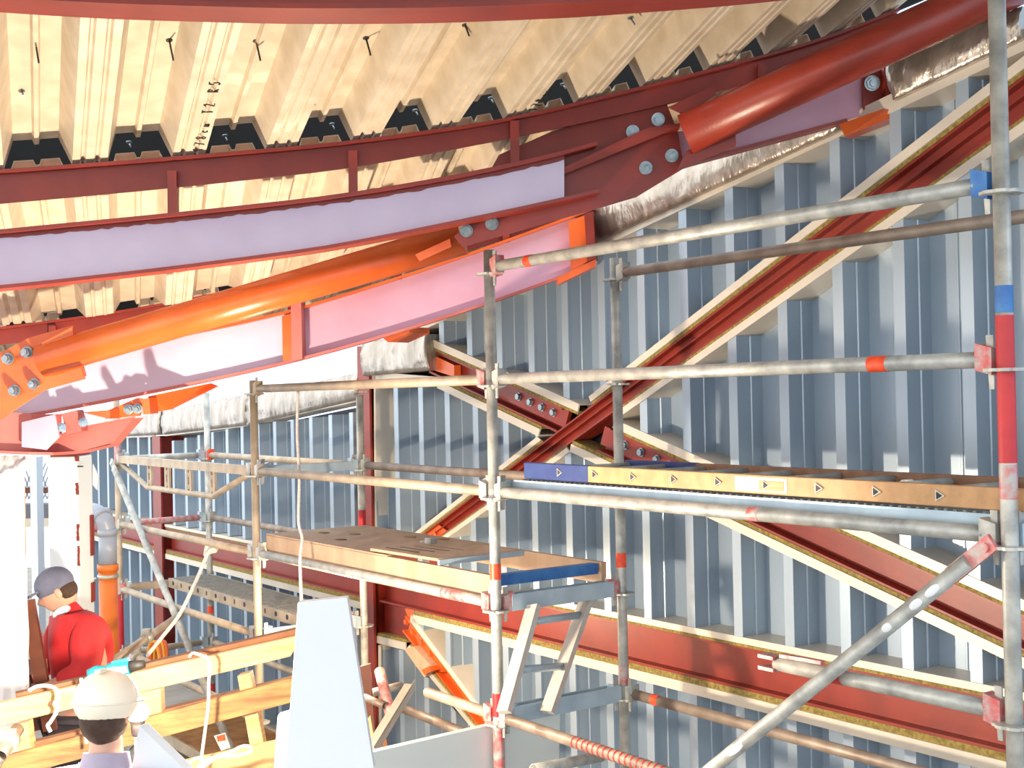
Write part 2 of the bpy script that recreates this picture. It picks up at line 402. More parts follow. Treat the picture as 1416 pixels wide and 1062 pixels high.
# end plate with bolts at lower left
e1 = uv(586, 742); e2 = uv(612, 722)
mb = MB(); wprism(mb, [uv(570, 748), uv(597, 722), uv(618, 738), uv(600, 757)], .025, .044); t.add('end_plate', mb, 'orange', label='orange end plate')
for x, y in ((590, 746), (600, 740)): t.add('bolt', MB().hexbolt(W(*uv(x, y), .024), -N, .02, .015, False), 'orange')
t2 = Thing('steel_brace', 'red diagonal steel brace falling to the lower right, spliced with bolts at the crossing', 'brace', 'diagonal braces in the wall')
t2.add('upper_web', chan(MB(), bandquad(pd(d2u, 600), pd(d2u, 780), pd(d2l, 590), pd(d2l, 765)), .06), 'red')
t2.add('lower_web', chan(MB(), bandquad(pd(d2u, 850), pd(d2u, 1600), pd(d2l, 815), pd(d2l, 1600)), .06), 'red')
def d2c(x, f): return (x, d2u(x)+(d2l(x)-d2u(x))*f)
for (xa, xb, bx) in ((704, 777, (717, 733, 749, 765)), (832, 925, (864, 886, 908, 925))):
    mb = MB(); wprism(mb, [uvp(d2c(xa, .24)), uvp(d2c(xb+6, .24)), uvp(d2c(xb, .62)), uvp(d2c(xa-6, .62))], .022, .046)
    p = t2.add('splice_plate', mb, 'red')
    for x in bx: t2.add('bolt', MB().hexbolt(W(*uvp(d2c(x-3, .42)), .021), -N, .019, .015, False), 'bolt', p)
mb = MB(); wprism(mb, [uv(603, 493), uv(628, 505), uv(628, 521), uv(600, 512)], .0, .05); t2.add('end_bracket', mb, 'orange', label='orange end bracket')
t3 = Thing('steel_brace', 'short orange steel brace running down from the column below the long beam', 'brace', 'diagonal braces in the wall')
t3.add('web', chan(MB(), bandquad(p3(d3u, 840), p3(d3u, 1100), p3(d3l, 885), p3(d3l, 1120), .26), .05), 'orange')
mb = MB(); wprism(mb, [uv(556, 842), uv(570, 842), uv(612, 930), uv(590, 930)], .02, .05); p = t3.add('splice_plate', mb, 'orange')
for x, y in ((560, 860), (569, 874), (581, 889), (593, 904)): t3.add('bolt', MB().hexbolt(W(*uv(x, y), .019), -N, .019, .016, False), 'orange', p)
mb = MB(); wprism(mb, [uv(564, 897), uv(577, 893), uv(604, 923), uv(592, 936)], -.03, .05); t3.add('cover_strip', mb, 'ply', label='tan cover strip')
mb = MB(); wprism(mb, [uv(592, 925), uv(602, 920), uv(606, 926), uv(596, 932)], -.05, .02); t3.add('lug', mb, 'orange')
# long beam
t = Thing('steel_beam', 'long horizontal red steel beam crossing the ribbed wall behind the scaffold', 'beam')
va, vb = hv(875), hv(932)
def hb(u_a, u_b): return (u_a, va), (u_b, va), (u_a, vb), (u_b, vb)
t.add('right_length', chan(MB(), hb(uc, uR+1.5), .06), 'red')
t.add('left_length', chan(MB(), hb(uL, uc0), .06), 'red')
t.add('corner_length', chan(MB(), hb(uv(100, 700)[0], uL0), .06), 'red')
mb = MB(); wprism(mb, [uv(522, 740), uv(600, 760), uv(600, 800), uv(522, 790)], .055, .07)
wprism(mb, [uv(522, 836), uv(568, 846), uv(560, 898), uv(522, 890)], .055, .07)
t.add('gusset_plate', mb, 'red')
# columns
def column(name, x0, x1, ytop, lab):
    u_a, u_b = uv(x0, 700)[0], uv(x1, 700)[0]; vt = uv((x0+x1)/2, ytop)[1]
    t = Thing(name, lab, 'column'); mb = MB()
    wprism(mb, [(u_a, 0), (u_b, 0), (u_b, vt), (u_a, vt)], -.03, -.012); t.add('front_flange', mb, 'red')
    mb = MB(); um = (u_a+u_b)/2; wprism(mb, [(um-.006, 0), (um+.006, 0), (um+.006, vt), (um-.006, vt)], -.012, .18); t.add('web', mb, 'red')
    mb = MB(); wprism(mb, [(u_a, 0), (u_b, 0), (u_b, vt), (u_a, vt)], .18, .2); t.add('rear_flange', mb, 'red')
column('steel_column', 503, 519, 478, 'red steel column standing between the two halves of the ribbed wall')
column('steel_column', 216, 227, 603, 'narrow red steel column in the far left corner of the wall')

# ------------------------------------------------------------------ foil insulation on the roof edge
def foil(px, w0, w1, lab, nsub=24):
    """px: bl, br, tr, tl"""
    bl, br, tr, tl = [uv(x, y) for x, y in px]; mb = MB(); n, m = nsub, 8; g = []
    rnd = random.Random(len(lab)*7+int(px[0][0]))
    for j in range(m+1):
        for i in range(n+1):
            q = lerp(lerp(bl, br, i/n), lerp(tl, tr, i/n), j/m)
            g.append(W(q[0], q[1], w0+rnd.uniform(-.006, .006)-.02*math.sin(math.pi*j/m)))
    fs = [[j*(n+1)+i, j*(n+1)+i+1, (j+1)*(n+1)+i+1, (j+1)*(n+1)+i] for j in range(m) for i in range(n)]
    k = len(g); bk = [W(*p, w1) for p in (bl, br, tr, tl)]; c = [0, n, (m+1)*(n+1)-1, m*(n+1)]
    fs += [list(range(0, n+1))[::-1]+[k, k+1], [n+i*(n+1) for i in range(m+1)][::-1]+[k+1, k+2],
           [m*(n+1)+i for i in range(n+1)]+[k+2, k+3], [i*(n+1) for i in range(m+1)]+[k+3, k], [k, k+3, k+2, k+1]]
    mb.add(g+bk, fs)
    for i in range(len(mb.sm)-5): mb.sm[i] = True
    return single('insulation_batt', mb, 'foil', lab, 'insulation', 'foil faced insulation batts along the roof edge')
foil([(822, 338), (1170, 180), (1170, 120), (822, 270)], -.03, .2, 'wrinkled foil faced insulation batt between the two beam ends on the wall', 40)
foil([(1242, 140), (1420, 55), (1420, 10), (1232, 84)], -.03, .2, 'grey foil insulation batt at the upper right behind the red tube')
foil([(512, 520), (604, 512), (600, 462), (510, 472)], -.05, .2, 'square foil wrapped insulation block beside the red column head')
foil([(345, 588), (500, 552), (500, 515), (345, 548)], -.02, .2, 'pinkish foil insulation batt left of the red column head')
foil([(228, 601), (345, 588), (345, 545), (228, 568)], -.02, .2, 'grey foil insulation batt behind the far scaffold posts')
foil([(120, 606), (226, 601), (226, 566), (120, 572)], -.02, .2, 'foil insulation batt in the far left corner')
foil([(560, 452), (690, 392), (690, 330), (560, 392)], .0, .2, 'pale foil insulation batt above the far lilac beam')

# ------------------------------------------------------------------ roof deck (ruled along d from the bearer curve)
def interp(tab, x):
    for (a, b), (c, d) in zip(tab, tab[1:]):
        if x <= c or (c, d) == tab[-1]:
            return b+(d-b)*(x-a)/(c-a)
def smooth(tab, x):
    """quadratic-ish smoothing of a table"""
    h = 60
    return (interp(tab, x-h)+2*interp(tab, x)+interp(tab, x+h))/4
def tY(x): return interp([(-500, 4.85), (0, 4.95), (500, 5.15), (900, 5.25), (1400, 5.25)], x)
RAIL = [(-500, 268), (0, 240), (240, 222), (480, 201), (700, 170), (936, 113), (1139, 59), (1231, 21), (1400, -50)]
def rail_top(x): return at(x, smooth(RAIL, x), tY(x))
RIBS = [-560, -400, -246, -94, 54, 195, 327, 450, 560, 664, 764, 857, 946, 1032, 1112, 1188, 1262, 1334, 1404]
def ribx(s):
    i = max(0, min(len(RIBS)-2, int(math.floor(s)))); return RIBS[i]+(RIBS[i+1]-RIBS[i])*(s-i)
def deck_curve(s): return rail_top(ribx(s))
DD = V((-.372, 1, -.2525+.372*.012)).normalized()
DN = (deck_curve(10)-deck_curve(4)).cross(DD).normalized()
if DN.z < 0: DN = -DN
DH = .12
DPROF = [(-.5, 0), (-.46, 0), (-.44, .012), (-.42, .012), (-.40, 0), (-.33, 0), (-.22, DH), (-.04, DH), (-.02, DH-.022), (.02, DH-.022), (.04, DH),
         (.22, DH), (.33, 0), (.40, 0), (.42, .012), (.44, .012), (.46, 0)]
def deck_sheet(name, start, end, d, drop, s0, s1, m, label, dn=DN, up=.012, clip=False):
    vs = []; fs = []; prof = []
    for k in range(s0, s1):
        for a, h in DPROF: prof.append((k+a, h))
    for s_, h in prof:
        P = deck_curve(s_)+dn*(h+up)-Z*drop
        e_ = end
        if clip:
            e_ = min(e_, (6.5-P.y)/d.y, max(.12, (-.30-(P-O).dot(N))/d.dot(N)))
            while e_ > .1:
                q = P+d*e_-CP; k_ = F/q.dot(f0); x_, y_ = 708+q.dot(RT)*k_, 531-q.dot(UP)*k_
                if y_ < interp([(0, 450), (200, 432), (400, 392), (560, 345), (700, 300), (830, 262), (1000, 190)], x_): break
                e_ -= .04
        vs += [P+d*start, P+d*e_]
    for i in range(len(prof)-1): fs.append([2*i, 2*i+1, 2*i+3, 2*i+2])
    mb = MB().add(vs, fs); o = single(name, mb, m, label, 'ceiling', None, 'structure')
    sm = o.modifiers.new('thickness', 'SOLIDIFY'); sm.thickness = .002; sm.offset = 0
    return o
deck = deck_sheet('ceiling', 0.0, -6.0, DD, 0, 1, 19, 'deck', 'trapezoidal metal roof deck over the near bay, with marker writing')
D2 = V((-.30, 1, -.33)).normalized()
deck2 = deck_sheet('ceiling', .03, 2.0, D2, .055, 1, 16, 'deck', 'trapezoidal metal roof deck beyond the upper lilac beam', up=0, clip=True)
mb = MB(); rings = []
for i in range(0, 73):
    P = deck_curve(1+i*.25)+DD*.2
    rings.append([P+DN*.06, P+DN*.06+DD*.03, P+DN*.30+DD*.03, P+DN*.30])
o = single('trim_60', mb.sweep(rings), 'black', 'black rib filler strip above the bearer rail', 'trim', None, 'structure')
mb = MB(); rings = []

def deck_hit(x, y, h=0):
    """nearest deck point seen at pixel (x, y) on the flat at height h"""
    s = 5.; tt = -1.
    r_ = ray(x, y)
    def err(s, tt):
        P = deck_curve(s)+DN*(h+.012)+DD*tt-CP
        k = F/P.dot(f0); return V((708+P.dot(RT)*k-x, 531-P.dot(UP)*k-y))
    best = None
    for a in range(2, 36):
        for b in range(0, 30):
            e = err(a*.5, -b*.12).length
            if best is None or e < best[0]: best = (e, a*.5, -b*.12)
    s, tt = best[1], best[2]
    for _ in range(20):
        e = err(s, tt); es = (err(s+.01, tt)-e)/.01; et = (err(s, tt+.01)-e)/.01
        det = es.x*et.y-es.y*et.x
        if abs(det) < 1e-9: break
        s -= (e.x*et.y-e.y*et.x)/det*.8; tt -= (es.x*e.y-es.y*e.x)/det*.8
        s = max(1, min(18, s))
    return deck_curve(s)+DN*(h+.012)+DD*tt, s
# hand lettering as thin strokes
GL = {'1': [[(.1, .7), (.4, 1), (.35, 0)]], '7': [[(0, 1), (.6, 1), (.2, 0)], [(.1, .5), (.5, .55)]],
      '8': [[(.3, .5), (.05, .75), (.3, 1), (.55, .75), (.3, .5), (.02, .22), (.3, 0), (.58, .22), (.3, .5)]],
      'c': [[(.5, .45), (.25, .5), (.08, .25), (.25, 0), (.5, .08)]],
      'm': [[(0, 0), (.05, .5), (.2, .45), (.25, 0), (.3, .45), (.45, .45), (.5, 0)]],
      'T': [[(0, 1), (.6, 1)], [(.3, 1), (.3, 0)]], '2': [[(.05, .8), (.3, 1), (.5, .75), (.05, 0), (.6, .02)]],
      'R': [[(.1, 0), (.1, 1), (.5, .9), (.45, .55), (.1, .5), (.6, 0)]], '5': [[(.55, 1), (.15, 1), (.1, .55), (.45, .6), (.5, .2), (.25, 0), (.02, .1)]]}
def writing(text, p0, p1, size, h):
    A, _ = deck_hit(*p0, h); B, _ = deck_hit(*p1, h)
    ax = (B-A).normalized(); ay = -(DN.cross(ax)).normalized()
    # letters read bottom-to-top, tops to the left
    if (ay).dot(RT) > 0: ay = -ay
    n = len(text); L = (B-A).length; mb = MB()
    for i, ch in enumerate(text):
        if ch == ' ': continue
        for st in GL[ch]:
            mb.path([A+ax*(L*i/n+px_*size*.9)+ay*((py_-.5)*size)-DN*.003 for px_, py_ in st], .0024, 6)
    child(deck, 'handwriting', mb, 'ink', 'black marker handwriting')
writing('178cm T2 R5', (273, 208), (299, 106), .038, 0)
writing('178cm', (735, 152), (760, 120), .036, 0)
for x, y, L in ((49, 58, .1), (234, 55, .1), (354, 56, .1), (506, 52, .09), (643, 34, .06), (30, 125, .03), (178, 196, .03), (311, 187, .03), (459, 171, .03), (574, 152, .03), (678, 135, .03), (778, 116, .03), (432, 138, .03), (872, 24, .04), (912, 50, .03)):
    P, s_ = deck_hit(x, y, .06)
    fr = abs(s_-round(s_)); h = DH if fr < .22 else (0 if fr > .33 else DH*(.33-fr)/.11)
    P, s_ = deck_hit(x, y, h)
    mb = MB(); mb.tube(P, P-DN*L*.8+V((.008, -.01, 0)), .0035, 6); mb.tube(P, P-DN*.004, .012, 8)
    child(deck, 'screw', mb, 'dark' if L > .05 else 'bolt')

# ------------------------------------------------------------------ swept curved beams
def frames(xs, ptf):
    P = [ptf(x) for x in xs]; out = []
    for i, p in enumerate(P):
        tg = (P[min(i+1, len(P)-1)]-P[max(i-1, 0)]).normalized()
        nh = tg.cross(Z).normalized()      # horizontal, away/toward
        out.append((p, tg, nh))
    return out
def flange(xs, ptf, w, th, off=0):
    rings = []
    for p, tg, nh in frames(xs, ptf):
        up = nh.cross(tg).normalized()
        if up.z < 0: up = -up
        rings.append([p+nh*(w/2+off), p-nh*(w/2-off), p-nh*(w/2-off)+up*th, p+nh*(w/2+off)+up*th])
    return MB().sweep(rings)
def strip(xs, topf, botf, th):
    rings = []
    for (a, tg, nh), (b, _, _) in zip(frames(xs, topf), frames(xs, botf)):
        rings.append([b-nh*th/2, b+nh*th/2, a+nh*th/2, a-nh*th/2])
    return MB().sweep(rings)
def xs_(a, b, n): return [a+(b-a)*i/n for i in range(n+1)]
# --- upper lilac beam
B1T = [(-500, 380), (0, 325), (240, 302), (460, 278), (620, 252), (780, 217), (940, 170)]
B1B = [(-500, 430), (0, 398), (240, 371), (460, 342), (620, 310), (826, 266), (980, 222)]
def b1t(x): return at(x, smooth(B1T, x), tY(x))
def b1b(x): return at(x, smooth(B1B, x), tY(x))
t = Thing('roof_beam', 'upper lilac coated roof beam with red flanges, bolted red node plate and bearer rail', 'beam', 'curved roof beams')
xs = xs_(-300, 780, 24)
t.add('web', strip(xs, b1t, b1b, .012), 'lilac', label='pale lilac web')
t.add('top_flange', flange(xs_(-300, 824, 24), lambda x: b1t(x), .11, .014), 'red')
t.add('bottom_flange', flange(xs_(-300, 826, 24), lambda x: b1b(x)-Z*.012, .11, .014), 'red')
mb = MB(); rings = []
# ragged red paint line under the top flange
for i in range(121):
    x = -300+1080*i/120; p = b1t(x); nh = frames([x-5, x, x+5], b1t)[1][2]; h = .012+.008*random.random()
    sgn = -1 if nh.y > 0 else 1
    rings.append([p+nh*sgn*.0065, p+nh*sgn*.0085, p+nh*sgn*.0085-Z*h, p+nh*sgn*.0065-Z*h])
t.add('paint_edge', MB().sweep(rings), 'red', label='ragged red paint edge')
RAILB = [(-500, 318), (0, 282), (240, 260), (480, 234), (700, 193), (936, 142), (1139, 90), (1231, 55), (1300, 30)]
def rail_bot(x): return at(x, smooth(RAILB, x), tY(x))
xr = xs_(-300, 1240, 36)
t.add('bearer_rail', strip(xr, lambda x: rail_top(x)-Z*.004, rail_bot, .012), 'red')
t.add('rail_flange', flange(xr, lambda x: rail_top(x)-Z*.006, .10, .012), 'red')
def stiff(x, w=.075, top=None, bot=None, m='red', Yf=None):
    a = (top or rail_bot)(x)+Z*.06; b = (bot or b1t)(x)
    nh = V((0, -1, 0)); s_ = V((1, 0, 0))
    mb = MB(); c = (a+b)/2; dz = a-b
    mb.box(c, V((.014, 0, 0)), V((0, w, 0)), dz)                     # fin in depth
    mb.box(c+nh*w/2, V((.036, 0, 0)), V((0, .01, 0)), dz)            # front face strip
    return mb
for x in (-60, 242, 490, 712): t.add('stiffener', stiff(x), 'red')
t.add('stiffener', stiff(1052, top=rail_bot, bot=lambda x: at(x, 120, tY(x))), 'red')
# node plate in the plane of the web
def plate(px, Yf, th=.02, vec=None):
    pts = [at(x, y, Yf(x) if callable(Yf) else Yf) for x, y in px]
    n = (pts[1]-pts[0]).cross(pts[2]-pts[0]).normalized()
    if n.y < 0: n = -n
    return MB().prism(pts, n*th)
YN = lambda x: tY(x)+.006
mb = plate([(660, 268), (690, 214), (760, 183), (836, 158), (922, 143), (937, 182), (946, 232), (880, 272), (826, 288), (640, 341), (628, 327), (650, 305)], lambda x: 5.27, .018)
node = t.add('node_plate', mb, 'red')
for x, y in ((875, 182), (910, 165), (893, 232), (929, 215)):
    t.add('bolt', MB().hexbolt(at(x, y, 5.262), V((-.08, -1, -.25)), .022, .016), 'bolt', node)
# tapering fin on the node plate
A1, A2, A3, A4 = at(706, 272, 5.22), at(894, 182, 5.22), at(936, 176, 5.22), at(938, 196, 5.22)
mb = MB(); off = V((0, -.075, 0))
mb.prism([at(708, 275, 5.262), at(895, 188, 5.262), at(937, 182, 5.262), at(937, 182, 5.262)+off+Z*.004, at(893, 186, 5.262)+off, at(706, 272, 5.262)+off*.25], Z*.013)
t.add('fin', mb, 'red')
for x, y in ((645, 319), (680, 309)): t.add('bolt', MB().hexbolt(at(x, y, 5.255), V((0, -1, -.3)), .022, .012, False), 'bolt', node)
# right hand length of the beam to the wall
def b1rt(x): return at(x, interp([(900, 190), (1000, 170), (1232, 88), (1300, 60)], x), interp([(900, 5.3), (1232, 5.45), (1300, 5.5)], x))
def b1rb(x): return at(x, interp([(900, 245), (945, 228), (1160, 170), (1232, 146), (1300, 120)], x), interp([(900, 5.3), (1232, 5.45), (1300, 5.5)], x))
t.add('web_end', strip(xs_(935, 1228, 10), b1rt, b1rb, .012), 'mauve', label='mauve web')
t.add('flange_end', flange(xs_(935, 1165, 10), lambda x: b1rb(x)-Z*.01, .11, .014), 'red')
pl = t.add('end_plate', plate([(1192, 108), (1224, 94), (1228, 140), (1194, 152)], 5.40, .014), 'red')
t.add('bolt', MB().hexbolt(at(1206, 115, 5.395), V((-.1, -1, -.2)), .026, .02), 'bolt', pl)
mb = plate([(1222, 92), (1230, 90), (1237, 150), (1226, 155)], 5.36, .2); t.add('cleat', mb, 'red')
mb = MB().prism([at(1160, 172, 5.32), at(1228, 148, 5.32), at(1262, 131, 5.3), at(1240, 160, 5.32), at(1168, 188, 5.3)], V((.06, .12, .01)))
t.add('wall_seat', mb, 'orange', label='orange-red wall seat')

# --- big red brace tube, upper right
def bigtube(t, a, b, r, m):
    return t.add('tube', MB().tube(a, b, r, 40), m)
t = Thing('brace_tube', 'thick dark red brace tube at the upper right running from the node plate', 'brace', 'tubular roof braces')
ta, tb = at(948, 186, 5.10), at(1500, -66, 4.7)
bigtube(t, ta, tb, .083, 'redtube')
mb = plate([(924, 148), (986, 119), (991, 131), (946, 158)], 5.10, .014); t.add('knife_plate', mb, 'red')
mb = plate([(950, 208), (1017, 182), (1018, 202), (936, 236)], 5.10, .014); t.add('knife_plate', mb, 'red')
# --- orange brace tube, lower left
t = Thing('brace_tube', 'orange lit brace tube crossing below the upper lilac beam at the left', 'brace', 'tubular roof braces')
ta, tb = at(58, 499, 5.75), at(640, 329, 5.55)
bigtube(t, ta, tb, .074, 'orange')
pl = t.add('node_plate', plate([(0, 488), (40, 467), (100, 450), (118, 520), (60, 540), (0, 580)], 5.80, .018), 'orange')
for x, y in ((12, 496), (38, 487), (21, 540), (48, 531)):
    mb = MB().hexbolt(at(x, y, 5.79), V((0, -1, -.1)), .021, .03); mb.tube(at(x, y, 5.79), at(x, y, 5.79)+V((0, -.05, 0)), .013, 12)
    t.add('bolt', mb, 'bolt', pl)
t.add('knife_plate', plate([(58, 474), (100, 452), (101, 464), (62, 484)], 5.70, .012), 'orange')
t.add('knife_plate', plate([(68, 522), (112, 508), (117, 524), (40, 545)], 5.66, .012), 'orange')
t.add('knife_plate', plate([(574, 352), (622, 330), (624, 341), (580, 361)], 5.44, .012), 'orange')

# --- lower lilac beam
B3T = [(-300, 560), (0, 515), (117, 497), (203, 476), (390, 438), (460, 416), (560, 385), (663, 350), (785, 305), (830, 288)]
B3B = [(-300, 610), (0, 580), (152, 552), (339, 514), (460, 484), (560, 455), (670, 420), (775, 382), (830, 362)]
def y3(x): return interp([(-300, 6.3), (0, 6.45), (830, 6.85)], x)
def b3t(x): return at(x, smooth(B3T, x), y3(x))
def b3b(x): return at(x, smooth(B3B, x), y3(x))
t = Thing('roof_beam', 'lower lilac and mauve roof beam with orange flanges ending at the foil insulation', 'beam', 'curved roof beams')
xs = xs_(-250, 410, 18); t.add('web', strip(xs, b3t, b3b, .012), 'lilac', label='pale lilac web')
t.add('web_end', strip(xs_(410, 818, 14), b3t, b3b, .012), 'mauve', label='mauve web')
xs = xs_(-250, 820, 30)
t.add('top_flange', flange(xs, b3t, .13, .014), 'orange'); t.add('bottom_flange', flange(xs, lambda x: b3b(x)-Z*.014, .13, .014), 'rose')
R3T = [(-300, 490), (0, 457), (120, 441), (200, 429), (420, 385), (560, 352), (690, 315), (800, 280)]
def r3t(x): return at(x, smooth(R3T, x), y3(x))
def r3b(x): return r3t(x)-Z*.075
t.add('bearer_rail', strip(xs_(-250, 800, 24), r3t, r3b, .012), 'red'); t.add('rail_flange', flange(xs_(-250, 800, 24), r3t, .11, .012), 'red')
for x in (77, 240, 405, 552, 700): t.add('stiffener', stiff(x, .09, r3b, b3t), 'red')
mb = plate([(390, 437), (402, 434), (403, 500), (391, 503)], 6.58, .012); mb2 = MB().prism([at(402, 410, 6.53), at(416, 407, 6.53), at(418, 496, 6.53), at(403, 500, 6.53)], V((0, .14, 0)))
t.add('splice_plate', mb, 'orange'); t.add('splice_flange', mb2, 'rose')
mb = MB().prism([at(786, 306, 6.72), at(808, 298, 6.72), at(812, 362, 6.72), at(790, 378, 6.72)], V((.02, .1, 0))); t.add('end_plate', mb, 'orange')
mb = MB().prism([at(808, 296, 6.66), at(820, 292, 6.66), at(824, 356, 6.66), at(812, 362, 6.66)], V((.02, .16, 0))); t.add('end_cleat', mb, 'red')
mb = MB().prism([at(770, 384, 6.7), at(824, 358, 6.7), at(824, 368, 6.7), at(772, 393, 6.7)], V((.0, .14, 0))); t.add('seat', mb, 'orange')
mb = MB().prism([at(530, 468, 6.9), at(566, 452, 6.9), at(566, 460, 6.9), at(536, 473, 6.9)], V((.1, .14, 0))); t.add('lug', mb, 'orange')
# pale panel in the gap above the beam
mb = plate([(416, 400), (545, 366), (545, 390), (416, 424)], 7.3, .05)
single('ceiling_panel', mb, 'palegreen', 'pale greenish panel seen in the gap above the lower lilac beam', 'panel')
# rib filler of far deck (bearing on the lower beam)
mb = MB(); rings = []
for i in range(41):
    x = -250+1000*i/40; P = r3t(x)+V((-.05, .22, -.0))
    rings.append([P+Z*.0, P+V((0, .03, 0)), P+V((0, .03, .16)), P+Z*.16])
o = single('trim_61', mb.sweep(rings), 'black', 'black rib filler strip above the lower bearer rail', 'trim', None, 'structure')
mb = MB(); vs = []; prof = []
xs = []
for k in range(-6, 20):
    for a, h in DPROF:
        x = 60+ (k+a)*74
        if x > 760: continue
        P = r3t(x)+Z*(h*.75-.03)+V((0, .03, 0)); vs += [P, P+V((-.45, 1.5, -.3))]
fs = [[2*i, 2*i+1, 2*i+3, 2*i+2] for i in range(len(vs)//2-1)]
o = single('ceiling', mb.add(vs, fs), 'deck', 'trapezoidal metal roof deck beyond the lower lilac beam', 'ceiling', None, 'structure')
sm = o.modifiers.new('thickness', 'SOLIDIFY'); sm.thickness = .002

# --- near ring beam across the top
RING = [(-300, -10), (0, 15), (150, 24), (400, 31), (600, 30), (800, 22), (1000, 7), (1115, -4), (1300, -30)]
def yr(x): return interp([(-300, 3.7), (0, 3.75), (1300, 4.0)], x)
def rgp(x): return at(x, smooth(RING, x)-8, yr(x))
t = Thing('ring_beam', 'curved dark red ring beam across the top of the view', 'beam')
xs = xs_(-300, 1300, 32)
t.add('bottom_flange', flange(xs, rgp, .16, .016), 'red'); t.add('web', strip(xs, lambda x: rgp(x)+Z*.2, lambda x: rgp(x)+Z*.01, .012), 'red'); t.add('top_flange', flange(xs, lambda x: rgp(x)+Z*.2, .16, .016), 'red')

# --- curved ring bracket, lower left
t = Thing('ring_bracket', 'rose and orange curved steel ring bracket above the white column', 'bracket')
RB = [(-160, 605), (0, 623), (70, 626), (110, 622), (150, 612)]
def rby(x): return interp([(-160, 6.2), (0, 6.3), (60, 6.35), (150, 6.7)], x)
def rbb(x): return at(x, interp(RB, x), rby(x))
def rbt(x): return rbb(x)+Z*interp([(-160, .2), (0, .19), (86, .19), (150, .13)], x)
t.add('web', strip(xs_(-160, 85, 12), rbt, rbb, .014), 'rose'); t.add('bottom_flange', flange(xs_(-160, 152, 14), lambda x: rbb(x)-Z*.012, .17, .014), 'rose')
mb = plate([(30, 584), (76, 573), (82, 604), (64, 622), (30, 618)], 6.26, .014); t.add('splice_plate', mb, 'mauve')
mb = plate([(60, 624), (82, 600), (112, 590), (186, 576), (156, 612), (110, 624)], 6.42, .02); t.add('haunch_plate', mb, 'rose')
mb = plate([(152, 585), (188, 578), (156, 614), (140, 612)], 6.5, .14); t.add('end_block', mb, 'rose')
mb = MB().prism([at(85, 572, 6.3), at(106, 567, 6.3), at(113, 596, 6.3), at(92, 601, 6.3)], V((0, .1, 0))); t.add('cleat', mb, 'rose')
for x, y in ((85, 591), (115, 584)): t.add('bolt', MB().hexbolt(at(x, y, 6.28), V((.4, -1, 0)), .018, .015), 'bolt')
mb = MB().prism([at(113, 570, 6.35), at(150, 567, 6.35), at(190, 550, 6.35), at(200, 552, 6.35), at(192, 575, 6.35), at(150, 579, 6.35)], V((0, .03, 0))); pp = t.add('lug_plate', mb, 'orange', label='orange lug plate')
mb = MB().prism([at(146, 568, 6.2), at(152, 566, 6.2), at(152, 579, 6.2), at(146, 579, 6.2)], V((0, .18, 0))); t.add('lug_rib', mb, 'orange')
mb = MB().prism([at(196, 552, 6.2), at(206, 550, 6.2), at(208, 572, 6.2), at(198, 573, 6.2)], V((0, .14, 0))); t.add('lug_rib', mb, 'orange')
for x, y in ((178, 566), (190, 565)): t.add('bolt', MB().hexbolt(at(x, y, 6.33), V((.15, -1, -.1)), .02, .03), 'bolt', pp)
mb = MB().prism([at(200, 572, 6.3), at(205, 548, 6.3), at(290, 530, 6.6), at(300, 534, 6.6), at(235, 566, 6.4)], V((0, .05, 0))); t.add('arm_plate', mb, 'orange', label='orange arm plate')

# ------------------------------------------------------------------ scaffold
A0 = at(683, 690, 5.71); A0.z = 0
LF = -U; TR = N; BL = 2.57; BW = .73
POS = {'A': A0, 'C': A0+LF*BL, 'F': A0+LF*2*BL, 'R': A0-LF*BL}
for k, b in (('A', 'B'), ('C', 'E'), ('F', 'D'), ('R', 'Q')): POS[b] = POS[k]+TR*BW
Z2 = at(683, 835, 5.71).z
def lev(k): return Z2+.5*(k-2)
def pt(p, k, dz=0): q = V(POS[p]); q.z = lev(k)+dz; return q
TUBE = .02415
def post(name, p, top, lv, lab, paint=(), m='galv', group='scaffold posts'):
    t = Thing('scaffold_post', lab, 'scaffold post', group)
    b = V(POS[p]); tp = b.copy(); tp.z = lev(top) if not isinstance(top, float) else top
    mb = MB(); mb.hollow(b+Z*.02, tp, TUBE, 24); t.add('tube', mb, m)
    mb = MB(); mb.box(b+Z*.004, V((.15, 0, 0)), V((0, .15, 0)), V((0, 0, .008))); mb.tube(b+Z*.008, b+Z*.1, .019, 12); t.add('base_plate', mb, 'galv')
    for k in lv:
        mb = MB(); c = b.copy(); c.z = lev(k)-.035
        n = 32; ro = [c+V((math.cos(2*math.pi*i/n), math.sin(2*math.pi*i/n), 0))*(.061 if (i % 4) else .054) for i in range(n)]
        mb.prism(ro, Z*.009); t.add('rosette', mb, 'galv')
    for (za, zb, mm) in paint:
        mb = MB(); q0 = b.copy(); q1 = b.copy(); q0.z, q1.z = za, zb; mb.tube(q0, q1, TUBE+.0012, 24, caps=False); t.add('paint_band', mb, mm)
    return t
def zpx(p, y):
    q = POS[p]; d = (q-CP); # pixel y -> world z on the post axis, iterate
    lo, hi = -1., 6.
    for _ in range(50):
        m_ = (lo+hi)/2; P = V((q.x, q.y, m_))-CP; yy = 531-P.dot(UP)*F/P.dot(f0)
        if yy > y: lo = m_
        else: hi = m_
    return (lo+hi)/2
PT_A = post('post', 'A', zpx('A', 346), (0, 1, 2, 3, 4, 5), 'galvanised scaffold post in the middle with orange tape and red painted foot',
     ((zpx('A', 801), zpx('A', 779), 'tape'), (zpx('A', 990), zpx('A', 958), 'redpaint'), (zpx('A', 1080), zpx('A', 995), 'pinkpaint')))
post('post', 'B', zpx('B', 357), (0, 1, 2, 4, 5), 'galvanised scaffold post behind the blue hatch rail with orange tape halfway',
     ((zpx('B', 784), zpx('B', 764), 'tape'), (zpx('B', 945), zpx('B', 920), 'pinkpaint')))
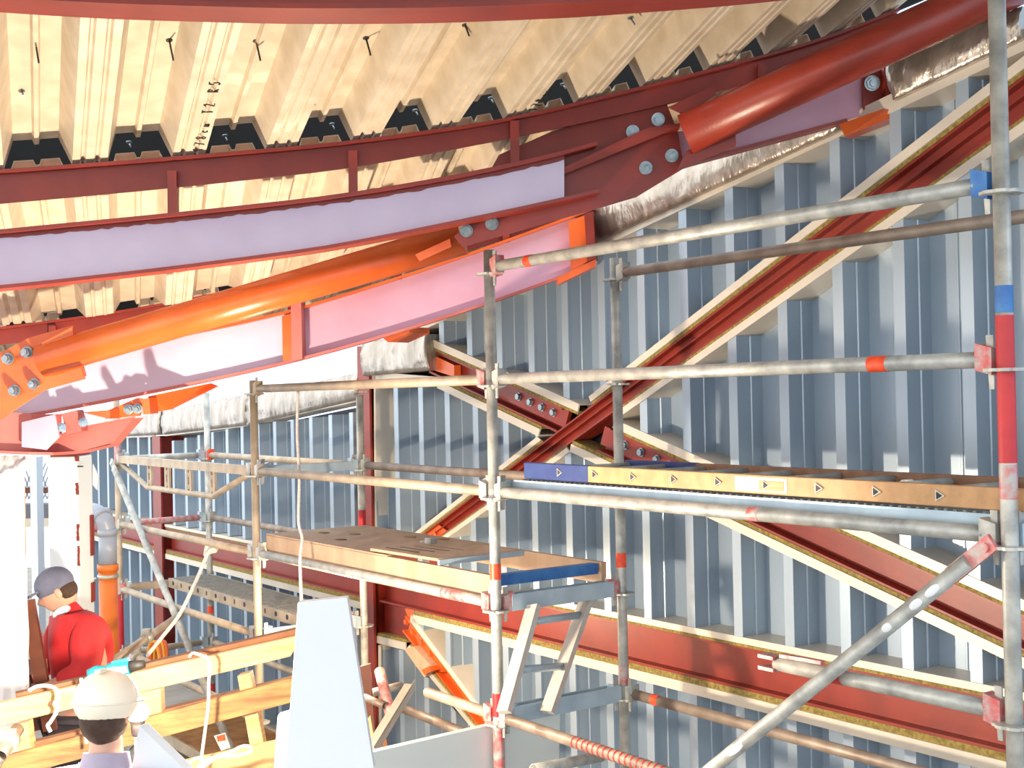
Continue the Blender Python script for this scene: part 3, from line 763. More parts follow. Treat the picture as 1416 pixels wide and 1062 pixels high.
post('post', 'C', zpx('C', 526), (0, 1, 2, 3, 4), 'tan dusty scaffold post at the end of the bridging girder', m='dusty')
post('post', 'E', zpx('E', 546), (0, 1, 2, 3, 4), 'slim scaffold post with a red patch in front of the red column',
     ((zpx('E', 736), zpx('E', 705), 'redpaint'),))
post('post', 'F', lev(4)-.02, (-1, 0, 1, 2, 3), 'far left scaffold post with bright red lower half beside the orange downpipe',
     ((zpx('F', 1000), zpx('F', 822), 'redpaint'), (zpx('F', 640), zpx('F', 600), 'pinkpaint')), m='dusty')
post('post', 'D', lev(4), (-1, 0, 1, 2, 3), 'thin rear scaffold post with an orange tag behind the bridging girder',
     ((zpx('D', 848), zpx('D', 838), 'tape'), (zpx('D', 958), zpx('D', 945), 'redpaint')))
post('post', 'R', lev(6)+.45, (0, 1, 2, 3, 4, 5), 'close scaffold post at the right edge with red and blue paint',
     ((zpx('R', 640), zpx('R', 436), 'redpaint'), (zpx('R', 432), zpx('R', 395), 'blue'), (zpx('R', 690), zpx('R', 642), 'pinkpaint')))
post('post', 'Q', lev(6), (0, 1, 2, 3, 4, 5), 'scaffold post outside the right edge carrying the rear guard rail')

def head(mb, p, d, m='galv'):
    """ledger head + wedge at rosette p, direction d into the ledger"""
    c = p+d*.062
    s = d.cross(Z)
    mb.prism([c-d*.030-s*.02-Z*.045, c+d*.022-s*.024-Z*.03, c+d*.022+s*.024-Z*.03, c-d*.030+s*.02-Z*.045], Z*.078)
    return mb
def wedge(p, d):
    mb = MB(); c = p+d*.05; mb.prism([c-d*.012-Z*.085, c+d*.004-Z*.085, c+d*.012+Z*.07, c-d*.012+Z*.07], d.cross(Z)*.006); return mb
def ledger(p, q, k, lab, m='galv', tapes=(), heads=('galv', 'galv'), group='scaffold ledger tubes', a=0., b=1., dz=0.):
    P, Q = pt(p, k, dz), pt(q, k, dz); d = (Q-P).normalized(); L = (Q-P).length
    t = Thing('scaffold_ledger', lab, 'scaffold tube', group)
    s0_ = P+d*(.075 if a == 0 else L*a); s1_ = Q-d*(.075 if b == 1 else L*(1-b))
    t.add('tube', MB().hollow(s0_, s1_, TUBE, 24), m)
    for on, pp, dd, hm in ((a == 0, P, d, heads[0]), (b == 1, Q, -d, heads[1])):
        if on:
            h = t.add('ledger_head', head(MB(), pp, dd), hm); t.add('wedge', wedge(pp, dd), 'galv', h)
    for (f, w, mm) in tapes:
        c = P+d*L*f; t.add('tape_band', MB().tube(c-d*w/2, c+d*w/2, TUBE+.0012, 24, caps=False), mm)
    return t
ledger('A', 'R', 5, 'topmost front guard rail rising to the right edge with orange tape near the middle post', tapes=((.12, .045, 'tape'),), heads=('pinkpaint', 'blue'))
ledger('A', 'R', 4, 'front mid guard rail with bright orange tape near the right edge', tapes=((.83, .07, 'tape'),), heads=('galv', 'pinkpaint'))
ledger('A', 'R', 3, 'front tube under the steel deck carrying the ladder', tapes=((.62, .05, 'pinkpaint'),))
ledger('A', 'R', 1, 'front lower tube streaked with red rings below the middle post', m='rusty', tapes=tuple((.10+.013*i, .008, 'redpaint') for i in range(9, 26)))
ledger('A', 'R', 2, 'short loose tube with forked end jutting in from the right edge', heads=('galv', 'pinkpaint'), tapes=((.75, .07, 'redpaint'),), a=.652)
# fork end of that loose tube
P, Q = pt('A', 2), pt('R', 2); d = (Q-P).normalized(); c = P+d*BL*.652
mb = MB(); s_ = d.cross(Z)
mb.box(c-d*.03+Z*.02, d*.07, s_*.05, Z*.012); mb.box(c-d*.03-Z*.02, d*.07, s_*.05, Z*.012); mb.bar(c+d*.02+Z*.03, c+d*.2+Z*.035, .02, .012)
THINGS[-1].add('fork_end', mb, 'pinkpaint')
ledger('B', 'Q', 5, 'brown stained rear guard rail under the topmost front rail', m='rusty')
ledger('B', 'Q', 1, 'rear lower tube with orange tape beside the rear post', tapes=((.09, .045, 'tape'),), m='rusty')
ledger('C', 'A', 4, 'top guard rail of the middle bay between the tan post and the middle post', m='dusty', heads=('dusty', 'pinkpaint'))
ledger('C', 'A', 3, 'tan mid rail in front of the middle bay', m='dusty')
ledger('C', 'A', 2, 'front tube under the plywood hatch deck', heads=('galv', 'pinkpaint'), tapes=((.87, .2, 'pinkpaint'),))
ledger('C', 'A', 1, 'loose low tube ending in mid air left of the middle post foot', m='dusty', a=.765, heads=('galv', 'pinkpaint'))
ledger('E', 'B', 3, 'grey rear mid rail in front of the ribbed wall', m='rusty')
ledger('F', 'C', 2, 'front tube of the left bay carrying the white rope', m='dusty')
ledger('F', 'C', 1, 'tan front tube under the perforated steel deck of the left bay', m='dusty', heads=('pinkpaint', 'galv'))
ledger('F', 'C', 0, 'lowest front tube of the left bay behind the timber guard', m='dusty')
ledger('D', 'E', 3, 'rear rail with rusty end behind the bridging girder', m='dusty', heads=('tape', 'galv'))
ledger('D', 'E', 2, 'brown rear rail of the left bay behind the white cord', m='rusty')
ledger('D', 'E', 0, 'low rear tube of the left bay', m='dusty')
ledger('D', 'E', -1, 'bottom rear tube of the left bay near the floor', m='dusty')
def transom(p, q, k, lab, m='chan', tube=False, dz=0, heads='chan', h=.055):
    P, Q = pt(p, k, dz), pt(q, k, dz); d = (Q-P).normalized(); s_ = d.cross(Z)
    t = Thing('scaffold_transom', lab, 'scaffold transom', 'scaffold transoms')
    a, b = P+d*.07, Q-d*.07
    if tube: t.add('tube', MB().hollow(a, b, TUBE, 20), m)
    else:
        mb = MB(); mb.bar(a-Z*.022, b-Z*.022, .05, .005, s_)
        mb.bar(a+s_*.025, b+s_*.025, .004, h, s_); mb.bar(a-s_*.025, b-s_*.025, .004, h, s_); t.add('channel', mb, m)
    for pp, dd in ((P, d), (Q, -d)):
        hh = t.add('ledger_head', head(MB(), pp, dd), heads); t.add('wedge', wedge(pp, dd), 'galv', hh)
transom('A', 'B', 2, 'bluish channel transom under the open hatch with a red chipped end', heads='pinkpaint', h=.075)
transom('A', 'B', 1, 'bluish channel transom below the hanging ladder', h=.075)
transom('C', 'E', 3, 'grey channel transom between the tan post and the slim red-patched post')
transom('C', 'E', 2, 'channel transom under the left end of the plywood hatch deck', dz=-.01)
transom('C', 'E', 1, 'channel transom at the right end of the perforated deck, partly behind the white panel')
transom('F', 'D', 3, 'grey tube across the far end of the left bay above the girder', 'galv', True)
transom('F', 'D', 2, 'tube across the far end of the left bay with a rusty red end', 'pinkpaint', True)
transom('F', 'D', 1, 'tan channel across the far end under the perforated steel deck', 'dusty')
transom('F', 'D', 0, 'tan tube with couplers low across the far end of the left bay', 'dusty', True)
transom('R', 'Q', 3, 'channel transom at the right end of the ladder deck')
transom('A', 'B', 3, 'channel transom at the left end of the ladder deck')
# diagonal braces
def brace(p, k1, q, k2, lab, m='galv'):
    off = -TR*.055
    P, Q = pt(p, k1)+off, pt(q, k2)+off; d = (Q-P).normalized()
    t = Thing('scaffold_brace', lab, 'scaffold brace', 'diagonal scaffold braces')
    t.add('tube', MB().tube(P+d*.12, Q-d*.12, TUBE, 20), m)
    for a, dd in ((P, d), (Q, -d)):
        mb = MB(); mb.bar(a+dd*.02, a+dd*.2, .05, .014, dd.cross(TR)); mb.tube(a+dd*.05-TR*.014, a+dd*.05+TR*.06, .014, 12); t.add('flattened_end', mb, 'pinkpaint' if p == 'R' else 'galv')
    return t
tb_ = brace('R', 3, 'A', -1, 'worn diagonal scaffold brace with white smears crossing the lower right', 'galv')
P, Q = pt('R', 3)-TR*.055, pt('A', -1)-TR*.055
for f, L_ in ((.082, .035), (.105, .03), (.147, .022), (.40, .05)):
    c = P.lerp(Q, f); d = (Q-P).normalized(); e_ = (CP-c); e_ = (e_-d*e_.dot(d)).normalized()
    mb = MB(); mb.ellipsoid(c+e_*TUBE*.9, d*L_, d.cross(e_)*.013, e_*.0045, 14, 8); tb_.add('paint_smear', mb, 'white', label='white paint smear')
brace('F', 3, 'C', -1, 'grey diagonal scaffold brace falling from the far left post')
# bridging lattice girder F-C at level 3
t = Thing('bridging_girder', 'tan bridging girder with slotted uprights between the far left and tan posts', 'scaffold girder')
P, Q = pt('F', 3), pt('C', 3); d = (Q-P).normalized()
def gp(f, dz): return P+d*BL*f+Z*dz
mb = MB(); mb.bar(gp(.03, 0), gp(.97, 0), .05, .055); t.add('top_chord', mb, 'dusty')
mb = MB(); mb.path([gp(.03, -.03), gp(.26, -.19), gp(.74, -.19), gp(.97, -.02)], .02, 12); t.add('bottom_chord', mb, 'dusty')
for f in (.28, .42, .58, .74):
    mb = MB(); mb.bar(gp(f-.012, -.02), gp(f-.012, -.19), .03, .016, d); mb.bar(gp(f+.012, -.02), gp(f+.012, -.19), .03, .016, d); mb.bar(gp(f, -.05), gp(f, -.08), .02, .016, d); mb.bar(gp(f, -.13), gp(f, -.16), .02, .016, d)
    t.add('upright', mb, 'dusty')
for pp, dd in ((P, d), (Q, -d)): t.add('ledger_head', head(MB(), pp, dd), 'galv')

# decks ---------------------------------------------------------------
def deckpt(p, f, w, k, dz): return V(POS[p])+(-LF)*BL*f+TR*w+Z*(lev(k)+dz)
def steel_plank(p, k, w0, w1, lab, dz=.05, f0=.03, f1=.97, m='steeldeck', holes=True):
    t = Thing('steel_plank', lab, 'scaffold plank', 'steel scaffold planks'); mb = MB()
    n = 60; vs = []
    top = [deckpt(p, f0, w0, k, dz), deckpt(p, f1, w0, k, dz), deckpt(p, f1, w1, k, dz), deckpt(p, f0, w1, k, dz)]
    mb.prism(top, -Z*.004)
    rows = 70
    for i in range(rows):
        f = f0+.02+(f1-f0-.04)*i/(rows-1)
        mb.bar(deckpt(p, f, w0+.02, k, dz+.003), deckpt(p, f, w1-.02, k, dz+.003), .012, .007, LF)
    t.add('tread', mb, m)
    for w in (w0, w1):
        mb = MB(); a, b = deckpt(p, f0, w, k, dz-.03), deckpt(p, f1, w, k, dz-.03); mb.bar(a, b, .003, .066, TR); mb.bar(a-Z*.033, b-Z*.033, .02, .004, TR)
        sr = t.add('side_rail', mb, 'dusty' if p == 'F' else 'chan')
        if holes and w == w0:
            for i in range(14):
                f = f0+.04+(f1-f0-.08)*i/13; c = deckpt(p, f, w-.003, k, dz-.028); h_ = MB()
                if i % 3 == 1: h_.box(c, LF*.014, TR*.003, Z*.03)
                else: h_.tube(c-TR*.001, c+TR*.002, .017, 14)
                t.add('punched_hole', h_, 'dark', sr)
    for f in (f0, f1):
        mb = MB(); mb.bar(deckpt(p, f, w0, k, dz-.03), deckpt(p, f, w1, k, dz-.03), .004, .06, LF); t.add('end_cap', mb, 'pinkpaint' if f == f1 else 'chan')
steel_plank('F', 1, .36, .70, 'tan perforated steel scaffold plank in the left bay')
steel_plank('A', 3, .05, .37, 'front perforated steel scaffold plank under the lying ladder', holes=False)
steel_plank('A', 3, .385, .70, 'rear perforated steel scaffold plank under the lying ladder', holes=False)
steel_plank('F', -1, .03, .66, 'low brown ribbed scaffold plank seen between the timber boards', m='woodold', holes=False)
# plywood hatch deck C-A at level 2
t = Thing('hatch_deck', 'dusty plywood scaffold deck with an open hatch at its right end', 'scaffold deck')
for w, n_ in ((.045, 'front_rail'), (.685, 'rear_rail')):
    mb = MB(); mb.bar(deckpt('C', .03, w, 2, .065), deckpt('C', .97, w, 2, .065), .03, .1, TR); t.add(n_, mb, 'ply')
mb = MB(); mb.prism([deckpt('C', .03, .03, 2, .11), deckpt('C', .60, .03, 2, .11), deckpt('C', .60, .70, 2, .11), deckpt('C', .03, .70, 2, .11)], Z*.012)
pl = t.add('plywood_panel', mb, 'ply')
for f, w in ((.2, .4), (.28, .2), (.35, .55), (.45, .62), (.12, .3)):
    mb = MB(); mb.ellipsoid(deckpt('C', f, w, 2, .124), LF*.05, TR*.03, Z*.003, 10, 4); t.add('dirt_patch', mb, 'woodold', pl, label='brown dirt patch')
mb = MB(); a = [deckpt('C', .53, .035, 2, .128), deckpt('C', .79, .035, 2, .135), deckpt('C', .80, .52, 2, .14), deckpt('C', .53, .52, 2, .13)]
mb.prism(a, Z*.014); hl = t.add('hatch_lid', mb, 'ply')
mb = MB()
for i in range(6):
    f = .55+.012*i; mb.bar(deckpt('C', f, .1+.07*i, 2, .1435), deckpt('C', f+.13, .1+.07*i, 2, .1475), .008, .003, TR)
t.add('slot', mb, 'dark', hl)
mb = MB(); mb.bar(deckpt('C', .792, .035, 2, .130), deckpt('C', .802, .52, 2, .135), .02, .026, LF); t.add('lid_edge', mb, 'chan', hl, label='pale blue lid edge')
mb = MB(); c = deckpt('C', .56, .36, 2, .16); mb.box(c, LF*.06, TR*.04, Z*.03); mb.ellipsoid(c+LF*.07-Z*.012, LF*.03, TR*.02, Z*.008, 10, 5); t.add('latch', mb, 'galv', hl)
mb = MB(); mb.bar(deckpt('C', .955, .06, 2, .085), deckpt('C', .955, .66, 2, .085), .05, .05, LF); t.add('end_rail', mb, 'blue', label='blue painted end rail')
# hanging ladder under hatch
def ladder(t, a0, a1, b0, b1, n, m, sw, sd, rung_m, rr=.014, skip=()):
    """stile a (a0->a1), stile b (b0->b1)"""
    side = (b0-a0).normalized()
    for p, q in ((a0, a1), (b0, b1)):
        mb = MB(); mb.bar(p, q, sw, sd, side); t.add('stile', mb, m)
    for i in range(n):
        f = (i+.35)/(n+.2)
        mb = MB(); mb.tube(a0.lerp(a1, f)-side*.01, b0.lerp(b1, f)+side*.01, rr, 6); t.add('rung', mb, rung_m)
t = Thing('ladder', 'short aluminium ladder hanging below the open hatch beside the middle post', 'ladder')
fa = deckpt('A', 0, 0, 2, 0)
YA, YB = 5.62, 6.0
ladder(t, at(738, 838, 5.75), at(697, 985, 5.45), at(812, 826, 6.05), at(757, 985, 5.75), 2, 'alu', .03, .065, 'chan', .017)
# ladder lying on the deck
t = Thing('ladder', 'tan ladder with a navy blue end lying flat on the steel deck', 'ladder')
dzl = .062
def lp(f, w, h): return deckpt('A', f, w, 3, dzl+h)
for w, m_, nm in ((.06, 'tanalu', 'front_stile'), (.44, 'brownalu', 'rear_stile')):
    s0_ = .07 if w < .2 else .16
    mb = MB(); mb.bar(lp(s0_, w, .036), lp(1.06, w, .036), .026, .066, TR); st = t.add(nm, mb, m_, label='tan stile' if w < .2 else 'brown stile', bevel=.003)
    mb = MB(); mb.bar(lp(s0_-.004, w, .036), lp(s0_+.17, w, .036), .030, .07, TR); t.add('blue_end', mb, 'navy', st, label='navy blue painted end', bevel=.004)
    if w < .2:
        for i in range(11):
            f = .165+i*.0915
            c = lp(f, w-.0155, .036); d = -LF
            mb = MB(); mb.prism([c-d*.012+Z*.018, c-d*.012-Z*.018, c+d*.022], -TR*.0025); t.add('rung_end', mb, 'galv', st)
            mb = MB(); c2 = c-TR*.0025; mb.prism([c2-d*.008+Z*.012, c2-d*.008-Z*.012, c2+d*.014], -TR*.001); t.add('rung_hole', mb, 'dark', st)
        mb = MB(); mb.bar(lp(.565, w-.0135, .036), lp(.66, w-.0135, .036), .002, .05, TR); t.add('sticker', mb, 'paper', st, label='white label')
        mb = MB(); mb.bar(lp(.61, w-.015, .034), lp(.655, w-.015, .034), .002, .035, TR); t.add('sticker_panel', mb, 'wood', st, label='tan printed field')
for i in range(10):
    f = .165+i*.0915; mb = MB(); mb.tube(lp(f, .07, .045), lp(f+.0, .43, .045), .016, 10); t.add('rung', mb, 'galv')
mb = MB(); mb.tube(lp(.80, .2, .045), lp(.80, .24, .045), .02, 12); t.add('tape_wrap', mb, 'paper', label='white tape wrapped round a rung')

# ------------------------------------------------------------------ timber guard, lower left
def py(x): return interp([(-60, 5.75), (0, 5.8), (420, 6.35)], x)
def board(px, lab, m='wood', yoff=0., th=.035):
    pts = [at(x, y, py(x)+yoff) for x, y in px]; n = (pts[1]-pts[0]).cross(pts[2]-pts[0]).normalized()
    if n.y < 0: n = -n
    mb = MB().prism(pts, n*th)
    return single('timber_board', mb, M[m], lab, 'board', 'boards of the timber guard', bevel=.004)
board([(-8, 1006), (402, 908), (402, 885), (402, 885.5), (-8, 974)][:2]+[(420, 878), (-8, 974)], 'pale top board of the timber guard under the drill and ropes')
board([(-8, 1062+20), (402, 972), (410, 936), (8, 1046)][:4], 'weathered middle board of the timber guard behind the hanging rope', 'woodold')
board([(120, 1110), (390, 1066), (396, 1022), (120, 1082)], 'lowest board of the timber guard below the rope bundle')
# back rails (top edges seen)
mb = MB().bar(at(22, 962, py(22)+.12), at(412, 872, py(412)+.12), .07, .03, V((0, 1, 0))); single('timber_rail', mb, 'woodedge', 'brown timber rail just behind the pale top board', 'rail', bevel=.003)
mb = MB().bar(at(42, 1030, py(42)+.12), at(412, 938, py(412)+.12), .07, .03, V((0, 1, 0))); single('timber_rail', mb, 'woodedge', 'dark timber rail behind the weathered middle board', 'rail', bevel=.003)
for px, lab in (([(19, 1003), (38, 998), (78, 1310), (60, 1322)], 'short timber upright at the left end of the guard'),
                ([(328, 935), (346, 930), (410, 1265), (390, 1275)], 'timber upright near the white panel joining the boards'),
                ([(186, 960), (222, 952), (224, 1005), (188, 1010)], 'timber upright lit by the floodlight')):
    pts = [at(x, y, py(x)+.05) for x, y in px]; mb = MB().prism(pts, V((.0, .07, 0))); single('timber_post', mb, 'wood', lab, 'post', 'uprights of the timber guard', bevel=.003)
# ropes
def curve(pts, n=8):
    out = []; P = [V(p) for p in pts]
    for i in range(len(P)-1):
        p0, p1, p2, p3 = P[max(i-1, 0)], P[i], P[i+1], P[min(i+2, len(P)-1)]
        for k in range(n):
            t_ = k/n
            out.append(.5*((2*p1)+(p2-p0)*t_+(2*p0-5*p1+4*p2-p3)*t_*t_+(3*p1-p0-3*p2+p3)*t_**3))
    return out+[P[-1]]
def rope(px, Yf, r, lab, m='rope', name='rope', group=None):
    pts = curve([at(x, y, Yf[i] if hasattr(Yf, '__len__') else Yf) for i, (x, y) in enumerate(px)])
    return single(name, MB().path(pts, r, 10), m, lab, 'rope', group)
rope([(283, 908), (268, 903), (262, 908)][::-1]+[(285, 908), (290, 918), (289, 940), (288, 975), (285, 1000), (281, 1030), (278, 1052)], [6.15, 6.1, 6.05, 6.0, 5.98, 5.98, 5.98, 5.97, 5.97, 5.97], .0075, 'speckled white rope hanging over the top board beside the middle upright')
rope([(250, 1066), (268, 1050), (280, 1050), (275, 1062), (288, 1056), (300, 1046), (325, 1045), (345, 1040), (346, 1033), (335, 1032), (318, 1040), (300, 1046), (285, 1052), (270, 1066)], 5.93, .0075, 'bundled loop of speckled rope at the bottom of the timber guard')
rope([(112, 938), (114, 960), (117, 990), (120, 1028)], [5.85, 5.82, 5.82, 5.82], .008, 'straight white rope tied round the boards at the left')
rope([(40, 955), (52, 949), (70, 949), (80, 956), (80, 968), (76, 972), (80, 980), (70, 998), (66, 1003), (70, 1012)], 5.80, .0085, 'white rope loop with a knot on the left end of the top board')
rope([(412, 541), (411, 600), (414, 660), (413, 720), (418, 745), (415, 775), (417, 832)], [7.7, 7.6, 7.4, 7.2, 7.1, 7.0, 6.9], .009, 'thin white cord hanging down to the top of the white panel')
rope([(300, 760), (293, 748), (287, 752), (284, 768), (290, 764), (298, 762), (289, 763), (270, 806), (248, 850), (225, 880), (204, 906)], [8.6, 8.5, 8.45, 8.5, 8.5, 8.5, 8.45, 8.3, 8.1, 7.9, 7.7], .012, 'white rope looped on the left bay tube and slanting down to the couplers')
# drill
t = Thing('power_drill', 'teal power drill resting on the pale top board', 'drill')
dy = 5.87
mb = MB(); mb.path([at(124, 934, dy), at(134, 930, dy), at(150, 931, dy), at(160, 929, dy)], [.03, .034, .03, .028], 14); t.add('handle', mb, 'teal', bevel=0)
mb = MB(); mb.tube(at(150, 927, dy), at(180, 922, dy), .033, 16); mb.bar(at(156, 917, dy), at(178, 912, dy), .03, .02); t.add('motor_housing', mb, 'teal')
mb = MB(); mb.bar(at(163, 928, dy-.03), at(176, 925, dy-.03), .012, .03, V((0, 1, 0))); t.add('label_plate', mb, 'paper')
mb = MB(); mb.tube(at(180, 922, dy), at(200, 918, dy), .028, 14, .018); t.add('chuck', mb, 'dark')
mb = MB(); mb.path(curve([at(124, 935, dy), at(118, 938, dy), at(116, 945, dy+.02), at(118, 955, dy+.08)]), .005, 8); t.add('cable', mb, 'dark')

# couplers, cable coil and props behind the guard
t = Thing('cable_coil', 'coil of yellow and orange cables hanging behind the timber guard', 'cable')
for i, (dx, m_) in enumerate(((0, 'yellow'), (4, 'orangecable'), (9, 'yellow'), (14, 'orangecable'))):
    pts = curve([at(208+dx, 890, 8.6), at(214+dx, 888, 8.6), at(220+dx*.8, 905, 8.55), at(222+dx*.6, 930, 8.5), at(214+dx*.5, 950, 8.5), at(206+dx, 935, 8.55), at(205+dx, 905, 8.6), at(208+dx, 890, 8.6)])
    t.add('loop', MB().path(pts, .012, 8), m_)
def loose(p, q, Ya, Yb, lab, m='dusty', r=TUBE, name='scaffold_tube', cat='scaffold tube', clamp=None):
    t = Thing(name, lab, cat, 'loose tubes'); a, b = at(*p, Ya), at(*q, Yb); t.add('tube', MB().hollow(a, b, r, 20), m)
    if clamp:
        c = a.lerp(b, clamp); d = (b-a).normalized(); mb = MB(); mb.tube(c-d*.03, c+d*.03, r+.012, 14); mb.box(c+Z*.03, V((.05, 0, 0)), V((0, .05, 0)), V((0, 0, .05))); t.add('coupler', mb, 'galv')
loose((140, 925), (250, 850), 7.6, 8.4, 'tan loose tube slanting up behind the drill', clamp=.55)
loose((176, 902), (240, 935), 8.4, 8.0, 'tan loose tube slanting down toward the guard', clamp=.2)
loose((525, 928), (540, 988), 7.2, 6.9, 'red and orange chipped short tube leaning by the column foot', 'pinkpaint', .03)
loose((558, 980), (650, 1016), 7.0, 6.5, 'brown tube with free end lying low behind the pale grey board', 'rusty')
loose((498, 962), (556, 948), 7.3, 7.4, 'dark grey short tube behind the white panel', 'galv')
loose((504, 964), (532, 976), 7.0, 6.9, 'short brown tube end beside the white panel', 'rusty', .02)
loose((0, 1046), (24, 1008), 5.55, 5.75, 'grey tube with a clamp at the lower left corner', 'rusty', .03, clamp=.5)
loose((738, 1064), (832, 1046), 5.5, 5.9, 'grey tube at the bottom edge right of the middle post', 'galv')
# aluminium angle leaning
t = Thing('metal_angle', 'bent metal angle profile leaning among the tubes beside the white panel', 'metal profile')
a, b = at(508, 1040, 6.1), at(566, 946, 6.7)
mb = MB(); mb.bar(a, b, .05, .003, V((1, 0, 0))); t.add('face_leg', mb, 'alu')
mb = MB(); mb.bar(a+V((.027, .03, -.01)), b+V((.027, .03, -.01)), .003, .06, V((1, 0, 0))); t.add('side_leg', mb, 'alu')
mb = plate([(504, 1000), (512, 990), (560, 1280), (545, 1285)], 6.3, .02); single('wood_offcut', mb, 'wood', 'yellow timber offcut beside the white panel', 'offcut')
mb = plate([(528, 1020), (534, 1018), (566, 1262), (545, 1266)], 6.5, .02); single('wood_offcut', mb, 'woodedge', 'dark board offcut behind the metal angle', 'offcut')
mb = plate([(498, 922), (512, 918), (530, 1200), (514, 1205)], 7.1, .03); single('wood_offcut', mb, 'brown', 'brown narrow board behind the white panel', 'offcut')
# white panels
mb = plate([(394, 1075), (517, 1062), (480, 826), (412, 833)], 4.5, .045)
single('wallboard', mb, 'white', 'tall white tapering panel standing in front of the timber guard', 'panel', bevel=.002)
mb = plate([(378, 1075), (394, 1075), (402, 985), (384, 990)], 4.58, .05); single('wallboard', mb, 'white', 'narrow white strip leaning against the left of the tall white panel', 'panel', bevel=.002)
mb = MB().prism([at(178, 1085, 4.5), at(275, 1085, 4.5), at(248, 1058, 4.5), at(192, 1003, 4.5)], V((.02, .04, 0))); single('wallboard', mb, 'white', 'white triangular sheet corner at the bottom in front of the boards', 'panel', bevel=.002)
pa, pb_, pc, pd_ = at(420, 1062, 5.15), at(775, 980, 6.0), at(768, 1080, 6.0), at(420, 1130, 5.15)
n = (pb_-pa).cross(pc-pa).normalized()
mb = MB().prism([pa, pb_, pc-Z*.3, pd_-Z*.2], V((-.02, .03, 0))); single('pale_board', mb, 'paleboard', 'large pale grey board lying edge up behind the middle post foot', 'board', bevel=.002)
mb = plate([(296, 1018), (311, 1014), (318, 1034), (306, 1038)], 6.5, .01); o = single('paper_scrap', mb, 'paper', 'torn white and orange label hanging between the boards', 'label')
mb = plate([(299, 1018), (311, 1015), (312, 1024), (301, 1026)], 6.495, .003); child(o, 'printed_field', mb, 'tape')
mb = plate([(200, 985), (300, 965), (340, 978), (235, 1000)], 7.2, .02); single('plywood_sheet', MB().prism([at(225, 990, 6.9), at(330, 965, 7.6), at(345, 985, 7.4), at(230, 1005, 6.8)], Z*.02), 'ply', 'plywood sheet lying low behind the timber guard', 'board')

# ------------------------------------------------------------------ left edge: column, film, pipe
def vpost(x0, x1, ytop, Y, depth, m, name, lab, cat, zbot=0.):
    a = at(x0, ytop, Y); b = at(x1, ytop, Y)
    mb = MB().prism([V((a.x, Y, zbot)), V((b.x, Y, zbot)), V((b.x, Y+depth, zbot)), V((a.x, Y+depth, zbot))], Z*(a.z-zbot)); return mb
t = Thing('white_column', 'white coated steel column under the ring bracket with red primer marks', 'column')
a = at(65, 632, 7.7); b = at(107, 632, 7.7); c = at(128, 632, 7.7)
mb = MB().prism([V((a.x, 7.7, 0)), V((b.x, 7.7, 0)), V((b.x, 7.97, 0)), V((a.x, 7.97, 0))], Z*a.z); t.add('shaft', mb, 'whitecol', bevel=.01)
mb = MB().box(V(((a.x+b.x)/2, 7.84, a.z+.015)), V((.16, 0, 0)), V((0, .24, 0)), V((0, 0, .03))); t.add('head_plate', mb, 'red')
for (x, y, w, h) in ((106, 631, .02, .03), (106, 668, .012, .07), (107, 725, .01, .1), (108, 755, .01, .12)):
    p = at(x, y, 7.69); mb = MB(); n_ = 9; R_ = random.Random(x+y)
    L_ = [p+V((-w/2+R_.uniform(-.004, .002), 0, -h*i/n_)) for i in range(n_+1)]; Rr = [p+V((w/2+R_.uniform(-.002, .004), 0, -h*i/n_)) for i in range(n_+1)]
    mb.prism(L_+Rr[::-1], V((0, .012, 0))); t.add('primer_mark', mb, 'red', label='red primer mark')
for (x, y, w, h) in ((128.5, 712, .02, .25), (131, 805, .015, .12)):
    p = V((b.x+.003, 7.93, at(x, y, 7.93).z)); mb = MB().box(p-Z*h/2, V((.012, 0, 0)), V((0, .06, 0)), V((0, 0, h))); t.add('primer_mark', mb, 'red', label='red primer mark')
mb = MB(); p = at(111, 645, 7.69); mb.box(p, V((.03, 0, 0)), V((0, .02, 0)), V((0, 0, .008))); t.add('slot', mb, 'dark')
# outside bits
mb = vpost(41, 50, 632, 10.5, .15, 'white', '', '', ''); single('white_post', mb, 'whitecol', 'slim pale blue post outside beyond the white column', 'post')
t = Thing('outside_parapet', 'dark and beige parapet bands outside between film and white column', 'parapet')
a, b = at(10, 697, 11), at(85, 697, 11); z1, z2, z3 = at(40, 698, 11).z, at(40, 717, 11).z, at(40, 729, 11).z
t.add('upper_band', MB().prism([V((a.x, 11, z2)), V((b.x, 11, z2)), V((b.x, 11, z1)), V((a.x, 11, z1))], V((0, .2, 0))), 'slate')
t.add('lower_band', MB().prism([V((a.x, 11, z3)), V((b.x, 11, z3)), V((b.x, 11, z2)), V((a.x, 11, z2))], V((0, .2, 0))), 'beige')
t = Thing('outside_mesh_fence', 'green wire mesh guard outside beyond the slim pale post', 'fence')
mb = MB()
for i in range(9):
    for s_ in (-1, 1):
        x = 30+i*5; mb.bar(at(x, 690, 11.3), at(x+s_*18, 640, 11.3), .01, .01)
t.add('wire_mesh', mb, 'pipegrey'); mb = MB().bar(at(25, 678, 11.3), at(85, 678, 11.3), .02, .05); t.add('rail', mb, 'brown'); 
for x in (30, 80): t.add('upright', MB().bar(at(x, 632, 11.3), at(x, 697, 11.3), .04, .04), 'pipegrey')
